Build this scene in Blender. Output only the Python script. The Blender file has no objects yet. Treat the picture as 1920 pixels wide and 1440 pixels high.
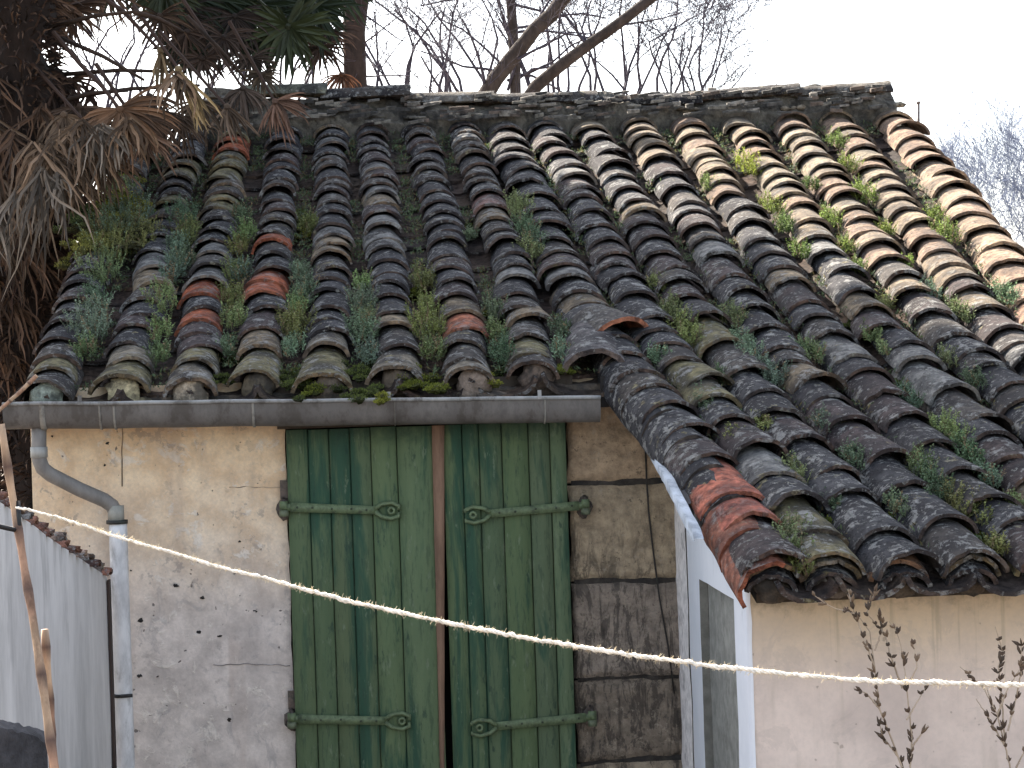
import bpy, math, random
from mathutils import Vector, Matrix, noise
random.seed(7)
R = math.radians
V = Vector
sc = bpy.context.scene
col = sc.collection

# ---------------------------------------------------------------- camera
F = 3957.0
CAM = V((0, 0, 3.0))
YAW, ROLL = R(3.76), R(1.9)
FW = V((math.sin(YAW), math.cos(YAW), 0))
_r0 = V((math.cos(YAW), -math.sin(YAW), 0))
_u0 = V((0, 0, 1))
RT = _r0 * math.cos(ROLL) - _u0 * math.sin(ROLL)
UP = _r0 * math.sin(ROLL) + _u0 * math.cos(ROLL)
cd = bpy.data.cameras.new('camera')
cam = bpy.data.objects.new('camera', cd)
col.objects.link(cam)
cd.sensor_width = 36.0
cd.lens = 36.0 * F / 1920.0
cd.clip_end = 600
cam.matrix_world = Matrix(((RT.x, UP.x, -FW.x, CAM.x), (RT.y, UP.y, -FW.y, CAM.y), (RT.z, UP.z, -FW.z, CAM.z), (0, 0, 0, 1)))
sc.camera = cam

# ---------------------------------------------------------------- light
SAZ = V((-0.50, 0.86, 0)).normalized()      # horizontal direction towards the sun: behind the ridge, from the left
SEL = R(40)
SUN = (SAZ * math.cos(SEL) + V((0, 0, math.sin(SEL)))).normalized()
w = bpy.data.worlds.new('World')
sc.world = w
w.use_nodes = True
nt = w.node_tree
sky = nt.nodes.new('ShaderNodeTexSky')
sky.sky_type = 'NISHITA'
sky.sun_disc = False
sky.sun_elevation = SEL
sky.sun_rotation = math.atan2(SAZ.x, SAZ.y)
sky.dust_density = 2.5
sky.air_density = 1.0
hz = nt.nodes.new('ShaderNodeHueSaturation')     # thin white winter cloud: a paler sky
hz.inputs['Saturation'].default_value = 0.56
nt.links.new(sky.outputs[0], hz.inputs['Color'])
nt.links.new(hz.outputs[0], nt.nodes['Background'].inputs[0])
nt.nodes['Background'].inputs[1].default_value = 0.10
sd = bpy.data.lights.new('sun', 'SUN')
sd.energy = 5.0
sd.angle = R(0.5)
sd.color = (1.0, 0.89, 0.76)
so = bpy.data.objects.new('sun', sd)
col.objects.link(so)
so.rotation_euler = SUN.to_track_quat('Z', 'Y').to_euler()
so.location = (-6, 12, 14)
sc.view_settings.view_transform = 'Standard'
sc.view_settings.look = 'None'
sc.view_settings.gamma = 1
sc.view_settings.exposure = 2.22

# ---------------------------------------------------------------- helpers
def ray(px, py):
    return FW + RT * ((px - 960) / F) - UP * ((py - 720) / F)
def P(px, py, Y):
    d = ray(px, py)
    return CAM + d * (Y / d.y)
S = 0.365
def zc(Y):                                   # height of the crests of the cover tiles
    return 3.085 + S * (Y - 8.0)
def PR(px, py, dz=0.0):                      # picture point -> point on the roof slope
    d = ray(px, py)
    t = (3.085 + dz - S * 8.0 - CAM.z) / (d.z - S * d.y)
    return CAM + d * t
TD = V((0, -1, -S)).normalized()
NR = V((0, -S, 1)).normalized()
def nz(p, s=1.0, o=0.0):
    return noise.noise(V((p[0] * s + o, p[1] * s - o * .7, p[2] * s + o * 1.3)))
def lerp(a, b, t):
    return a + (b - a) * t

class MB:
    def __init__(s):
        s.v = []; s.f = []; s.c = []; s.flat = set()
    def vert(s, p, c=(1, 1, 1)):
        s.v.append((p[0], p[1], p[2])); s.c.append((c[0], c[1], c[2], c[3] if len(c) > 3 else 1.0)); return len(s.v) - 1
    def face(s, *idx):
        s.f.append(tuple(idx))
    def poly(s, pts, c=(1, 1, 1)):
        s.face(*[s.vert(p, c) for p in pts])
    def grid(s, rows, cols=None, c=(1, 1, 1), flip=False):
        base = len(s.v); n = len(rows[0])
        for i, r in enumerate(rows):
            for j, p in enumerate(r):
                s.vert(p, cols[i][j] if cols else c)
        for i in range(len(rows) - 1):
            for j in range(n - 1):
                a = base + i * n + j
                q = (a, a + 1, a + n + 1, a + n)
                s.f.append(q[::-1] if flip else q)
    def box(s, a, b, c=(1, 1, 1), bev=0.0):
        x0, y0, z0 = a; x1, y1, z1 = b
        p = [(x0, y0, z0), (x1, y0, z0), (x1, y1, z0), (x0, y1, z0), (x0, y0, z1), (x1, y0, z1), (x1, y1, z1), (x0, y1, z1)]
        for q in ((0, 3, 2, 1), (4, 5, 6, 7), (0, 1, 5, 4), (1, 2, 6, 5), (2, 3, 7, 6), (3, 0, 4, 7)):
            s.poly([p[k] for k in q], c)
    def tube(s, pts, rad, n=8, c=(1, 1, 1), caps=True, wob=0.0):
        pts = [V(p) for p in pts]
        if not isinstance(rad, (list, tuple)): rad = [rad] * len(pts)
        base = len(s.v); ref = None
        for i, p in enumerate(pts):
            t = (pts[min(i + 1, len(pts) - 1)] - pts[max(i - 1, 0)])
            if t.length < 1e-9: t = V((0, 0, 1))
            t.normalize()
            if ref is None:
                ref = t.cross(V((0.1, 1, 0.05)))
                if ref.length < .1: ref = t.cross(V((1, 0, 0)))
            ref = (ref - t * ref.dot(t)).normalized()
            b = t.cross(ref)
            for k in range(n):
                a = 2 * math.pi * k / n
                rr = rad[i] * (1 + (wob * nz(p + ref * math.cos(a) * rad[i] * 3, 9) if wob else 0))
                s.vert(p + ref * math.cos(a) * rr + b * math.sin(a) * rr, c[i] if isinstance(c, list) else c)
        for i in range(len(pts) - 1):
            for k in range(n):
                a = base + i * n + k; b2 = base + i * n + (k + 1) % n
                s.face(a, b2, b2 + n, a + n)
        if caps and n > 3:
            s.face(*[base + k for k in range(n)][::-1])
            s.face(*[base + (len(pts) - 1) * n + k for k in range(n)])
    def build(s, name, mat, parent=None, smooth=True, label=None):
        me = bpy.data.meshes.new(name)
        me.from_pydata(s.v, [], s.f)
        at = me.color_attributes.new('Col', 'FLOAT_COLOR', 'POINT')
        at.data.foreach_set('color', [x for q in s.c for x in q])
        me.materials.append(mat)
        if smooth:
            me.polygons.foreach_set('use_smooth', [True] * len(me.polygons))
        me.update()
        o = bpy.data.objects.new(name, me)
        col.objects.link(o)
        if parent: o.parent = parent; o.matrix_parent_inverse = parent.matrix_basis.inverted()
        if label: o['label'] = label
        return o
def tag(o, label=None, cat=None, group=None, kind=None):
    if label: o['label'] = label
    if cat: o['category'] = cat
    if group: o['group'] = group
    if kind: o['kind'] = kind
    return o
def empty(name, loc, label, cat, group=None):
    o = bpy.data.objects.new(name, None)
    o.location = loc
    o.empty_display_size = .2
    col.objects.link(o)
    return tag(o, label, cat, group)

# ---------------------------------------------------------------- materials
class NM:
    """small node-material builder"""
    def __init__(s, name, rough=0.9):
        s.m = bpy.data.materials.new(name); s.m.use_nodes = True
        s.t = s.m.node_tree; s.b = s.t.nodes['Principled BSDF']
        s.b.inputs['Roughness'].default_value = rough
        s.b.inputs['Specular IOR Level'].default_value = 0.25
        s.tc = s.t.nodes.new('ShaderNodeTexCoord').outputs['Object']
    def n(s, ty, **kw):
        x = s.t.nodes.new(ty)
        for k, v in kw.items(): setattr(x, k, v)
        return x
    def L(s, a, b): s.t.links.new(a, b)
    def scaled(s, sx, sy, sz):
        m = s.n('ShaderNodeMapping'); m.inputs['Scale'].default_value = (sx, sy, sz); s.L(s.tc, m.inputs[0]); return m.outputs[0]
    def noise(s, scale, detail=4, rough=.6, vec=None, dist=0.0):
        x = s.n('ShaderNodeTexNoise'); x.inputs['Scale'].default_value = scale; x.inputs['Detail'].default_value = detail
        x.inputs['Roughness'].default_value = rough; x.inputs['Distortion'].default_value = dist
        s.L(vec if vec else s.tc, x.inputs['Vector']); return x.outputs['Fac']
    def step(s, fac, a, b, lo=0.0, hi=1.0):
        x = s.n('ShaderNodeMapRange', interpolation_type='SMOOTHSTEP')
        s.L(fac, x.inputs[0])
        for i, v in zip((1, 2, 3, 4), (a, b, lo, hi)): x.inputs[i].default_value = v
        return x.outputs[0]
    def mul(s, a, b, op='MULTIPLY'):
        x = s.n('ShaderNodeMath', operation=op)
        for i, q in enumerate((a, b)):
            if isinstance(q, (int, float)): x.inputs[i].default_value = q
            else: s.L(q, x.inputs[i])
        return x.outputs[0]
    def mix(s, fac, a, b, blend='MIX'):
        x = s.n('ShaderNodeMix', data_type='RGBA', blend_type=blend)
        for i, q in ((0, fac), (6, a), (7, b)):
            if isinstance(q, (int, float)): x.inputs[i].default_value = q
            elif isinstance(q, tuple): x.inputs[i].default_value = (q[0], q[1], q[2], 1)
            else: s.L(q, x.inputs[i])
        return x.outputs[2]
    def attr(s):
        x = s.n('ShaderNodeAttribute', attribute_name='Col'); return x.outputs['Color'], x.outputs['Alpha']
    def z(s):
        x = s.n('ShaderNodeSeparateXYZ'); s.L(s.tc, x.inputs[0]); return x.outputs
    def out(s, colr, bump=None, bs=.4, bd=.01, bump2=None):
        if isinstance(colr, tuple): s.b.inputs['Base Color'].default_value = (*colr, 1)
        else: s.L(colr, s.b.inputs['Base Color'])
        if bump is not None:
            x = s.n('ShaderNodeBump'); x.inputs['Strength'].default_value = bs; x.inputs['Distance'].default_value = bd
            s.L(bump, x.inputs['Height']); s.L(x.outputs[0], s.b.inputs['Normal'])
        return s.m

def mat_tile():
    k = NM('weathered_tile', .95)
    c, a = k.attr()
    g = k.noise(30, 6, .75)
    x = k.mix(k.step(g, .36, .64), k.mix(1.0, c, (.42, .42, .45), 'MULTIPLY'), k.mix(1.0, c, (1.75, 1.68, 1.6), 'MULTIPLY'))
    big = k.noise(7.5, 5, .65)
    x = k.mix(k.mul(k.mul(k.step(big, .46, .60), .85), k.mul(k.mul(a, .6), .4, 'ADD')), x, (.028, .027, .031))          # black lichen
    li = k.mul(k.step(k.noise(17, 6, .75, dist=.4), .515, .575), k.step(k.noise(6.3, 3, .6), .45, .53))
    x = k.mix(k.mul(k.mul(li, a), .8), x, (.37, .37, .355))                       # pale lichen
    l2 = k.step(k.noise(42, 3, .6), .595, .64)
    x = k.mix(k.mul(k.mul(l2, a), .7), x, (.33, .33, .31))
    yl = k.mul(k.step(k.noise(21, 4, .7), .58, .66), k.step(k.noise(3.3, 2, .5, k.scaled(1, 1.3, 1)), .5, .62))
    x = k.mix(k.mul(k.mul(yl, a), .65), x, (.27, .23, .10))
    fine = k.noise(120, 3, .7)
    x = k.mix(k.step(fine, .35, .65, 0, .55), x, k.mix(1.0, x, (.3, .3, .32), 'MULTIPLY'))
    h = k.mul(k.mul(g, .9), k.mul(fine, .5), 'ADD')
    h = k.mul(h, k.mul(li, .6), 'ADD')
    return k.out(x, h, 1.0, .016)
def mat_plaster():
    k = NM('aged_limewash_lit_top', .95)
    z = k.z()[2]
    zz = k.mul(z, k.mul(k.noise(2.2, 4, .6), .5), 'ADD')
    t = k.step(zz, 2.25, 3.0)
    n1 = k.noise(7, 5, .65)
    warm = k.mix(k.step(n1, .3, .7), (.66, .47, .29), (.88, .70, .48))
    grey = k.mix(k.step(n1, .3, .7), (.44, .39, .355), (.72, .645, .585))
    x = k.mix(t, grey, warm)  # warm light high on the wall painted into the limewash colour
    pt = k.step(k.noise(11, 5, .7, dist=.5), .57, .66)
    x = k.mix(k.mul(pt, .65), x, (.78, .72, .64))
    st = k.mul(k.step(k.noise(9, 5, .72, k.scaled(1.3, 1, .8), 1.0), .56, .66), k.step(z, 2.75, 2.0, .15, 1))
    x = k.mix(k.mul(st, .42), x, (.27, .26, .26))
    s3 = k.mul(k.step(k.noise(24, 4, .7), .55, .62), k.step(k.noise(2.7, 3, .6), .48, .6))
    x = k.mix(k.mul(s3, .5), x, (.22, .20, .19))
    sp = k.step(k.noise(34, 2, .5), .70, .74)
    x = k.mix(k.mul(sp, .85), x, (.10, .09, .085))
    x = k.mix(k.mul(k.step(k.noise(3.2, 3, .5, k.scaled(3, 1, .5)), .55, .68), .3), x, (.36, .26, .20))
    f = k.noise(90, 3, .7)
    x = k.mix(k.step(f, .3, .7, 0, .25), x, (.34, .31, .28))
    h = k.mul(k.mul(k.noise(14, 6, .65), 1.0), k.mul(k.mul(pt, .3), k.mul(sp, -.8), 'ADD'), 'ADD')
    return k.out(x, h, .55, .012)
def mat_cream():
    k = NM('cream_render', .9)
    z = k.z()[2]
    n1 = k.noise(3.1, 5, .6)
    x = k.mix(k.step(n1, .3, .7), (.56, .475, .425), (.76, .645, .57))
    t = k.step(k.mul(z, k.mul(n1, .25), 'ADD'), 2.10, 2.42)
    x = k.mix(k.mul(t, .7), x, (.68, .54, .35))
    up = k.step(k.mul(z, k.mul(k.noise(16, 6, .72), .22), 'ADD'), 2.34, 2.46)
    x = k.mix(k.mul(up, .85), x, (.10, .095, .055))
    st = k.step(k.noise(7, 4, .6, k.scaled(1.5, 1, .22)), .58, .75)
    x = k.mix(k.mul(st, .35), x, (.38, .34, .27))
    dr = k.mul(k.step(k.noise(13, 4, .7, k.scaled(1.5, 1, .06)), .56, .68), k.step(z, 1.7, 2.3))
    x = k.mix(k.mul(dr, .35), x, (.28, .25, .16))
    x = k.mix(k.mul(k.step(k.noise(5, 6, .75, dist=1), .55, .6), .22), x, (.42, .37, .33))
    x = k.mix(k.step(k.noise(60, 4, .7), .35, .7, 0, .14), x, (.38, .35, .32))
    x = k.mix(k.mul(k.step(k.noise(30, 2, .5), .73, .76), .5), x, (.25, .2, .16))
    return k.out(x, k.noise(26, 5, .7), .25, .006)
def mat_white():
    k = NM('white_trim_paint', .75)
    x = k.mix(k.noise(9, 5, .6), (.66, .70, .76), (.84, .86, .90))
    x = k.mix(k.mul(k.step(k.noise(14, 5, .7, k.scaled(1, 1, .3)), .6, .72), .35), x, (.40, .41, .42))
    return k.out(x, k.noise(40, 4, .6), .2, .005)
def mat_vcol(name, rough=.85, amp=.4, scale=30, stretch=(1, 1, 1), bump=.3, bd=.006, spec=.25, dark=(.03, .03, .03), stain=.5, stain_scale=6, thr=.52):
    k = NM(name, rough)
    k.b.inputs['Specular IOR Level'].default_value = spec
    c, a = k.attr()
    v = k.scaled(*stretch)
    g = k.noise(scale, 6, .7, v)
    lo = 1 - amp; hi = 1 + amp
    x = k.mix(k.step(g, .28, .72), k.mix(1.0, c, (lo, lo, lo), 'MULTIPLY'), k.mix(1.0, c, (hi, hi, hi), 'MULTIPLY'))
    if stain: x = k.mix(k.mul(k.step(k.noise(stain_scale, 5, .7, v), thr, thr + .14), stain), x, dark)
    return k.out(x, g, bump, bd)
def mat_shutter():
    k = NM('peeling_green_paint', .8)
    c, a = k.attr()
    v = k.scaled(1, 1, .13)
    v2 = k.scaled(1, 1, .3)
    x = k.mix(k.noise(18, 5, .65, v), (.060, .105, .056), (.14, .185, .10))
    x = k.mix(1.0, x, c, 'MULTIPLY')
    x = k.mix(k.mul(k.step(k.noise(7.5, 5, .7, v, .4), .48, .60), .82), x, (.018, .066, .044))
    x = k.mix(k.mul(k.step(k.noise(26, 4, .7, v2), .60, .70), .7), x, (.02, .045, .035))
    x = k.mix(k.mul(k.step(k.noise(30, 5, .75, v2), .58, .66), .55), x, (.17, .21, .14))
    x = k.mix(k.mul(k.step(k.noise(70, 4, .75, v), .52, .62), .45), x, (.035, .06, .04))
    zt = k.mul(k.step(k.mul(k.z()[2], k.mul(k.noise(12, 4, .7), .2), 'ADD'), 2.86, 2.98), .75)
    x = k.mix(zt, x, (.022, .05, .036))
    h = k.mul(k.noise(45, 5, .7, v), k.mul(k.noise(60, 3, .6), .5), 'ADD')
    return k.out(x, h, .55, .006)
def mat_stone():
    k = NM('stained_ashlar', .95)
    c, a = k.attr()
    n1 = k.noise(13, 7, .75)
    x = k.mix(k.step(n1, .33, .67), (.19, .165, .135), (.40, .345, .275))
    x = k.mix(1.0, x, c, 'MULTIPLY')
    z = k.z()[2]
    low = k.step(k.mul(z, k.mul(k.noise(3, 3, .6), .7), 'ADD'), 3.0, 2.4)
    bl = k.step(k.noise(11, 7, .78, k.scaled(1.8, 1, .5), 1.0), .49, .57)
    x = k.mix(k.mul(k.mul(bl, low), .65), x, (.03, .028, .027))
    x = k.mix(k.mul(k.step(k.noise(24, 6, .8), .57, .64), .6), x, (.40, .345, .27))
    x = k.mix(k.mul(k.step(k.noise(34, 5, .8), .59, .65), .6), x, (.045, .038, .032))
    st = k.mul(k.step(k.noise(6, 4, .7, k.scaled(2.0, 1, .25)), .60, .68), .6)
    x = k.mix(st, x, (.03, .026, .024))
    return k.out(x, k.mul(n1, k.mul(k.noise(60, 4, .75), .5), 'ADD'), 1.0, .02)
def mat_leaf(name, rough=.7, trans=0.25):
    k = NM(name, rough)
    c, a = k.attr()
    x = k.mix(k.noise(20, 3, .6), k.mix(1.0, c, (.7, .7, .7), 'MULTIPLY'), k.mix(1.0, c, (1.3, 1.3, 1.3), 'MULTIPLY'))
    k.out(x)
    if trans:
        tr = k.n('ShaderNodeBsdfTranslucent'); k.L(x, tr.inputs[0])
        ms = k.n('ShaderNodeMixShader'); ms.inputs[0].default_value = trans
        o = k.t.nodes['Material Output']
        k.L(k.b.outputs[0], ms.inputs[1]); k.L(tr.outputs[0], ms.inputs[2]); k.L(ms.outputs[0], o.inputs[0])
    return k.m
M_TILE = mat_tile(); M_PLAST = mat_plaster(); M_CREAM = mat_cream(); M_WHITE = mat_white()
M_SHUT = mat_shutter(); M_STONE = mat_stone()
M_MORTAR = mat_vcol('old_mortar', .95, .5, 22, bump=.9, bd=.02, stain=.75, stain_scale=7, thr=.46)
M_ZINC = mat_vcol('dull_gutter_metal', .6, .3, 22, (1, 1, .5), .2, .004, .4, (.045, .038, .032), .75, 11, .48)
M_PIPE = mat_vcol('grey_downpipe', .6, .22, 20, (1, 1, .4), .15, .004, .35, (.15, .14, .13), .45, 12, .52)
M_IRON = mat_vcol('painted_iron', .6, .35, 50, bump=.4, bd=.003, spec=.4, dark=(.03, .04, .03), stain=.7, stain_scale=26, thr=.54)
M_WOOD = mat_vcol('bare_wood', .85, .35, 20, (1, 1, .15), .5, .006, dark=(.03, .02, .015), stain=.6, stain_scale=10)
M_BARK = mat_vcol('dark_bark', .95, .4, 14, (1, 1, .5), .6, .02, dark=(.015, .013, .012), stain=.5)
M_TWIG = mat_vcol('twig_bark', .9, .25, 8, bump=.0, stain=0)
M_CANE = mat_vcol('bamboo_cane', .6, .3, 30, (1, 1, .3), .2, .003, dark=(.05, .03, .02), stain=.5, stain_scale=14)
M_ROPE = mat_vcol('straw_rope', .9, .3, 60, bump=.5, bd=.002, stain=0)
M_GWALL = mat_vcol('streaked_grey_render', .95, .22, 9, (1.0, .5, .13), .25, .008, dark=(.22, .21, .20), stain=.5, stain_scale=6, thr=.54)
M_ROCK = mat_vcol('dark_rock', .95, .5, 10, bump=1, bd=.02, stain=.6)
M_WEED = mat_leaf('weed_leaf', .7, .35)
M_DRY = mat_leaf('dry_palm_leaf', .75, .15)
M_GREEN = mat_leaf('palm_leaf', .5, .15)
M_DARK = NM('dark_void', 1).out((.006, .006, .006))
M_GRASS = mat_vcol('bare_garden_soil', .95, .4, 3, bump=.5, bd=.05, stain=.4, stain_scale=.7)

# ---------------------------------------------------------------- ground
g = MB(); n = 24
rows = [[V((-250 + 500 * i / n, -100 + 500 * j / n, 0)) for i in range(n + 1)] for j in range(n + 1)]
g.grid(rows, c=(.17, .14, .115))
tag(g.build('ground', M_GRASS), kind='structure')

# ---------------------------------------------------------------- the building
YF, YR = 8.15, 6.62                       # planes of the set-back front and of the wing's front wall
XL = P(60, 900, YF).x
XS0, XS1 = P(540, 960, YF - .05).x, P(1066, 960, YF - .05).x
XQ = P(1273, 1150, YF).x                  # side wall of the wing
XB = 5.2
house = empty('outbuilding', ((XL + XB) / 2, 10, 0), 'old stone outbuilding with mossy canal tile roof and green shutters', 'building')
def wallface(mb, x0, x1, z0, z1, Y, step=.05, amp=.006, c=(1, 1, 1), edge=0.0):
    nx = max(2, int((x1 - x0) / step)); nzz = max(2, int((z1 - z0) / step))
    rows = []
    for j in range(nzz + 1):
        r = []
        for i in range(nx + 1):
            p = V((x0 + (x1 - x0) * i / nx, Y, z0 + (z1 - z0) * j / nzz))
            p.y += amp * nz(p, 3) + amp * .5 * nz(p, 11)
            if edge and i == nx: p.x += edge * nz(p, 14)
            r.append(p)
        rows.append(r)
    mb.grid(rows, c=c)
# left plaster panel with depth
mb = MB()
wallface(mb, XL, XS0 - .004, 0, 3.04, YF, edge=.008)
mb.box((XL + .003, YF + .012, 0), (XS0 - .012, YF + .4, 3.03))
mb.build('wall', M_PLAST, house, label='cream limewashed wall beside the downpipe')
# fine crack, ledge bits and dark holes in the plaster
# side and back walls
mb = MB()
mb.box((XL + .003, YF + .402, 0), (XL + .35, 12.0, 3.0))
mb.box((XL + .352, 11.7, 0), (2.6, 12.0, 4.2))
mb.box((XB - .35, YR + .3, 0), (XB, 11.698, 2.55))
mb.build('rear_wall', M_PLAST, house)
# stone jamb, coursed
mb = MB()
js = [905, 1090, 1272, 1428]
zs = [3.02] + [P(1170, y, YF).z for y in js] + [P(1170, 1620, YF).z, P(1170, 1800, YF).z, P(1170, 1990, YF).z, 0.0]
for k in range(len(zs) - 1):
    z1, z0 = zs[k] - .004, zs[k + 1] + .004
    cc = random.choice([(1.1, 1.05, .95), (1, 1, 1), (.9, .88, .88), (1.15, 1.1, 1.0)])
    if k == 0: cc = (1.4, 1.22, 1.02)
    if k == 1: cc = (1.3, 1.22, 1.05)
    if k == 2: cc = (.95, .93, .95)
    if k == 3: cc = (.75, .72, .70)
    x0, x1 = XS1 + .004, XQ - .002
    nx, nn = 26, max(3, int((z1 - z0) / .02))
    rws = []
    for j in range(nn + 1):
        r = []
        for i in range(nx + 1):
            p = V((lerp(x0, x1, i / nx), YF, lerp(z0, z1, j / nn)))
            e = min((p.x - x0), (z1 - p.z) * (1 + .8 * nz(p, 12)), (p.z - z0) * (1 + .8 * nz(p, 12, 4))) / .022
            p.y += .024 * max(0, 1 - e) ** 1.5 + .014 * nz(p, 7, k) + .005 * nz(p, 25, k)
            if j in (0, nn): p.z += .004 * nz(p, 20, 3)
            if i == 0: p.x += .012 * nz(p, 8, 2) + .005
            r.append(p)
        rws.append(r)
    mb.grid(rws, c=cc)
mb.build('stone_jamb', M_STONE, house, label='brown weathered ashlar jamb right of the shutters')
mb = MB()
mb.box((XS1 + .02, YF + .018, 0), (XQ + .2, YF + .4, 3.02), (.05, .045, .04))
mb.build('stone_jamb_core', M_MORTAR, house)
# lintel, sill wall under the opening, dark inside
mb = MB()
zl = P(800, 795, YF).z
mb.box((XS0 - .03, YF - .065, zl), (XS1 + .03, YF + .3, 3.03), (.06, .05, .04))
mb.build('lintel', M_WOOD, house)
mb = MB()
mb.box((XS0 - .004, YF + .1, 0), (XS1 + .004, YF + .3, zl - .002), (.02, .02, .02))
mb.build('window_recess', M_DARK, house)
zb = P(800, 1640, YF).z
mb = MB()
wallface(mb, XS0 - .002, XS1 + .002, 0, zb, YF + .004)
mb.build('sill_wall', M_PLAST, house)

# shutters
def shutter(xa, xb, lines, straps, side):
    mb = MB()
    xs = [xa] + lines + [xb]
    for k in range(len(xs) - 1):
        a, b = xs[k], xs[k + 1]
        yo = random.uniform(-.003, .003); t = random.uniform(.85, 1.15)
        z1 = zl - .004 - random.uniform(0, .004)
        cc = (t, t * random.uniform(.95, 1.02), t * random.uniform(.9, 1.05))
        # board with chamfered long edges
        prof = [(a + .0012, .010), (a + .004, 0), ((a + b) / 2, -.001), (b - .004, 0), (b - .0012, .010)]
        n2 = 24
        rws = [[V((x + .0012 * nz(V((x, 0, lerp(zb, z1, j / n2))), 6, 5), YF - .05 + y + yo + .0015 * nz(V((x, 0, lerp(zb, z1, j / n2))), 5), lerp(zb, z1, j / n2))) for x, y in prof] for j in range(n2 + 1)]
        mb.grid(rws, c=cc)
    mb.box((xa + .002, YF - .036, zb + .002), (xb - .002, YF - .012, zl - .008), (.3, .3, .3))
    sh = mb.build('shutter', M_SHUT, house, label='left leaf of the green board shutters' if side < 0 else 'right leaf of the green board shutters, darker worn paint')
    for (px0, py0, px1, py1) in straps:            # hinge side first
        A = P(px0, py0, YF - .062); B = P(px1, py1, YF - .062)
        ob = MB(); d = (B - A); Ln = d.length; d.normalize(); up = V((0, 0, 1)); up = (up - d * up.dot(d)).normalized()
        yv = V((0, -1, 0)); ic = (.105, .145, .075)
        n3 = 12
        def bar(p, q, w0, w1, th):
            for s0 in range(6):
                t0, t1 = s0 / 6, (s0 + 1) / 6
                a = p.lerp(q, t0); b = p.lerp(q, t1); wa = lerp(w0, w1, t0); wb = lerp(w0, w1, t1)
                pts = []
                for (c, wv) in ((a, wa), (b, wb)):
                    pts += [c - up * wv, c + up * wv, c + up * wv + yv * th, c - up * wv + yv * th]
                i = [ob.vert(x, ic) for x in pts]
                for q4 in ((3, 2, 6, 7), (1, 5, 6, 2), (0, 3, 7, 4)): ob.face(*[i[z] for z in q4])
                if s0 == 0: ob.face(i[0], i[1], i[2], i[3])
                if s0 == 5: ob.face(i[4], i[7], i[6], i[5])
        bar(A, A.lerp(B, .80), .0175, .0155, .009)
        # forked eye at the free end
        C = A.lerp(B, .93)
        for sgn in (-1, 1):
            pts = [A.lerp(B, .78) + up * sgn * .005, A.lerp(B, .84) + up * sgn * .024, C + up * sgn * .031, A.lerp(B, 1.0) + up * sgn * .020, A.lerp(B, .995) + up * sgn * (.004 if side < 0 else .012)]
            ob.tube([p + yv * .005 for p in pts], [.0095, .0085, .008, .008, .0065], 6, ic)
        for k in range(14):
            pass
        ring = [C + d * .011 * math.cos(t) + up * .011 * math.sin(t) + yv * .006 for t in [2 * math.pi * q / 12 for q in range(13)]]
        ob.tube(ring, .0055, 6, ic, caps=False)
        # knuckle round the pin
        K = A - d * .026
        ob.tube([K - V((0, 0, .036)), K - V((0, 0, .012))], .018, 10, (.11, .13, .08))
        ob.tube([K - V((0, 0, .010)), K + V((0, 0, .022))], .0165, 10, ic)
        ob.tube([K + V((0, 0, .022)), K + V((0, 0, .03))], .008, 8, (.05, .04, .03))
        bar(K, A, .012, .0135, .007)
        for t in (.06, .2, .38, .56, .7):
            c0 = A.lerp(B, t) + up * random.uniform(-.003, .003) + yv * .008
            ob.tube([c0, c0 + yv * .004], [.0055, .004], 7, (.04, .055, .03))
        hg = ob.build('strap_hinge', M_IRON, sh)
        # masonry pin set in the wall
        pn = MB()
        wx = K + V((0, 0, 0))
        pn.tube([V((K.x, YF - .07, K.z + .02)), V((K.x - .004 * side * -1, YF - .03, K.z + .028)), V((K.x, YF + .02, K.z + .03))], .008, 7, (.05, .04, .035))
        zz0, zz1 = (K.z + .03, K.z + .10) if side < 0 else (K.z - .03, K.z + .03)
        pn.box((K.x - .014, YF - .018, zz0), (K.x + .016, YF - .004, zz1), (.10, .075, .06))
        pn.build('hinge_pin', M_IRON, house)
        # grey mortar collar round each pin
        mt = MB()
        rws = []
        for a in range(15):
            an = 2 * math.pi * a / 14
            r = []
            for q in range(4):
                rr = [.001, .018, .03, .036][q] * (1 + .35 * nz(V((math.cos(an), math.sin(an), q * .2 + K.x * 9 + K.z)), 1.5))
                r.append(V((K.x + math.cos(an) * rr * .9, YF - [.012, .012, .010, -.004][q], K.z - .012 + math.sin(an) * rr * 1.25)))
            rws.append(r)
        mt.grid(rws, c=(.17, .14, .12))
        mt.build('pin_mortar', M_MORTAR, house)
    return sh
def X(px, py=1000): return P(px, py, YF - .05).x
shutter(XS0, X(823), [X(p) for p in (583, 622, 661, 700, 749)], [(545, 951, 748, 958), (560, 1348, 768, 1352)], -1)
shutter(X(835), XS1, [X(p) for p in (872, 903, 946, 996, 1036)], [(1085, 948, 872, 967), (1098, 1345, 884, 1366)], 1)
mb = MB()                                     # worn brown cover strip between the leaves
zt = zl - .006
xa, xb = X(809, 810), X(834, 810); xc, xd = X(824, 1440), X(834, 1440)
n2 = 20; rws = []
for j in range(n2 + 1):
    t = j / n2; z = lerp(zt, zb, t); tt = min(1, (zt - z) / (zt - P(820, 1440, YF).z))
    l = lerp(xa, xc, tt) + .002 * nz(V((0, 0, z)), 9); r2 = lerp(xb, xd, tt) + .002 * nz(V((3, 0, z)), 9)
    rws.append([V((l, YF - .03, z)), V((l + .002, YF - .062, z)), V(((l + r2) / 2, YF - .066, z)), V((r2 - .002, YF - .062, z)), V((r2, YF - .03, z))])
mb.grid(rws, c=(.20, .125, .085), flip=True)
mb.build('cover_strip', M_WOOD, house, label='bare brown cover strip between the shutters')

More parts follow.
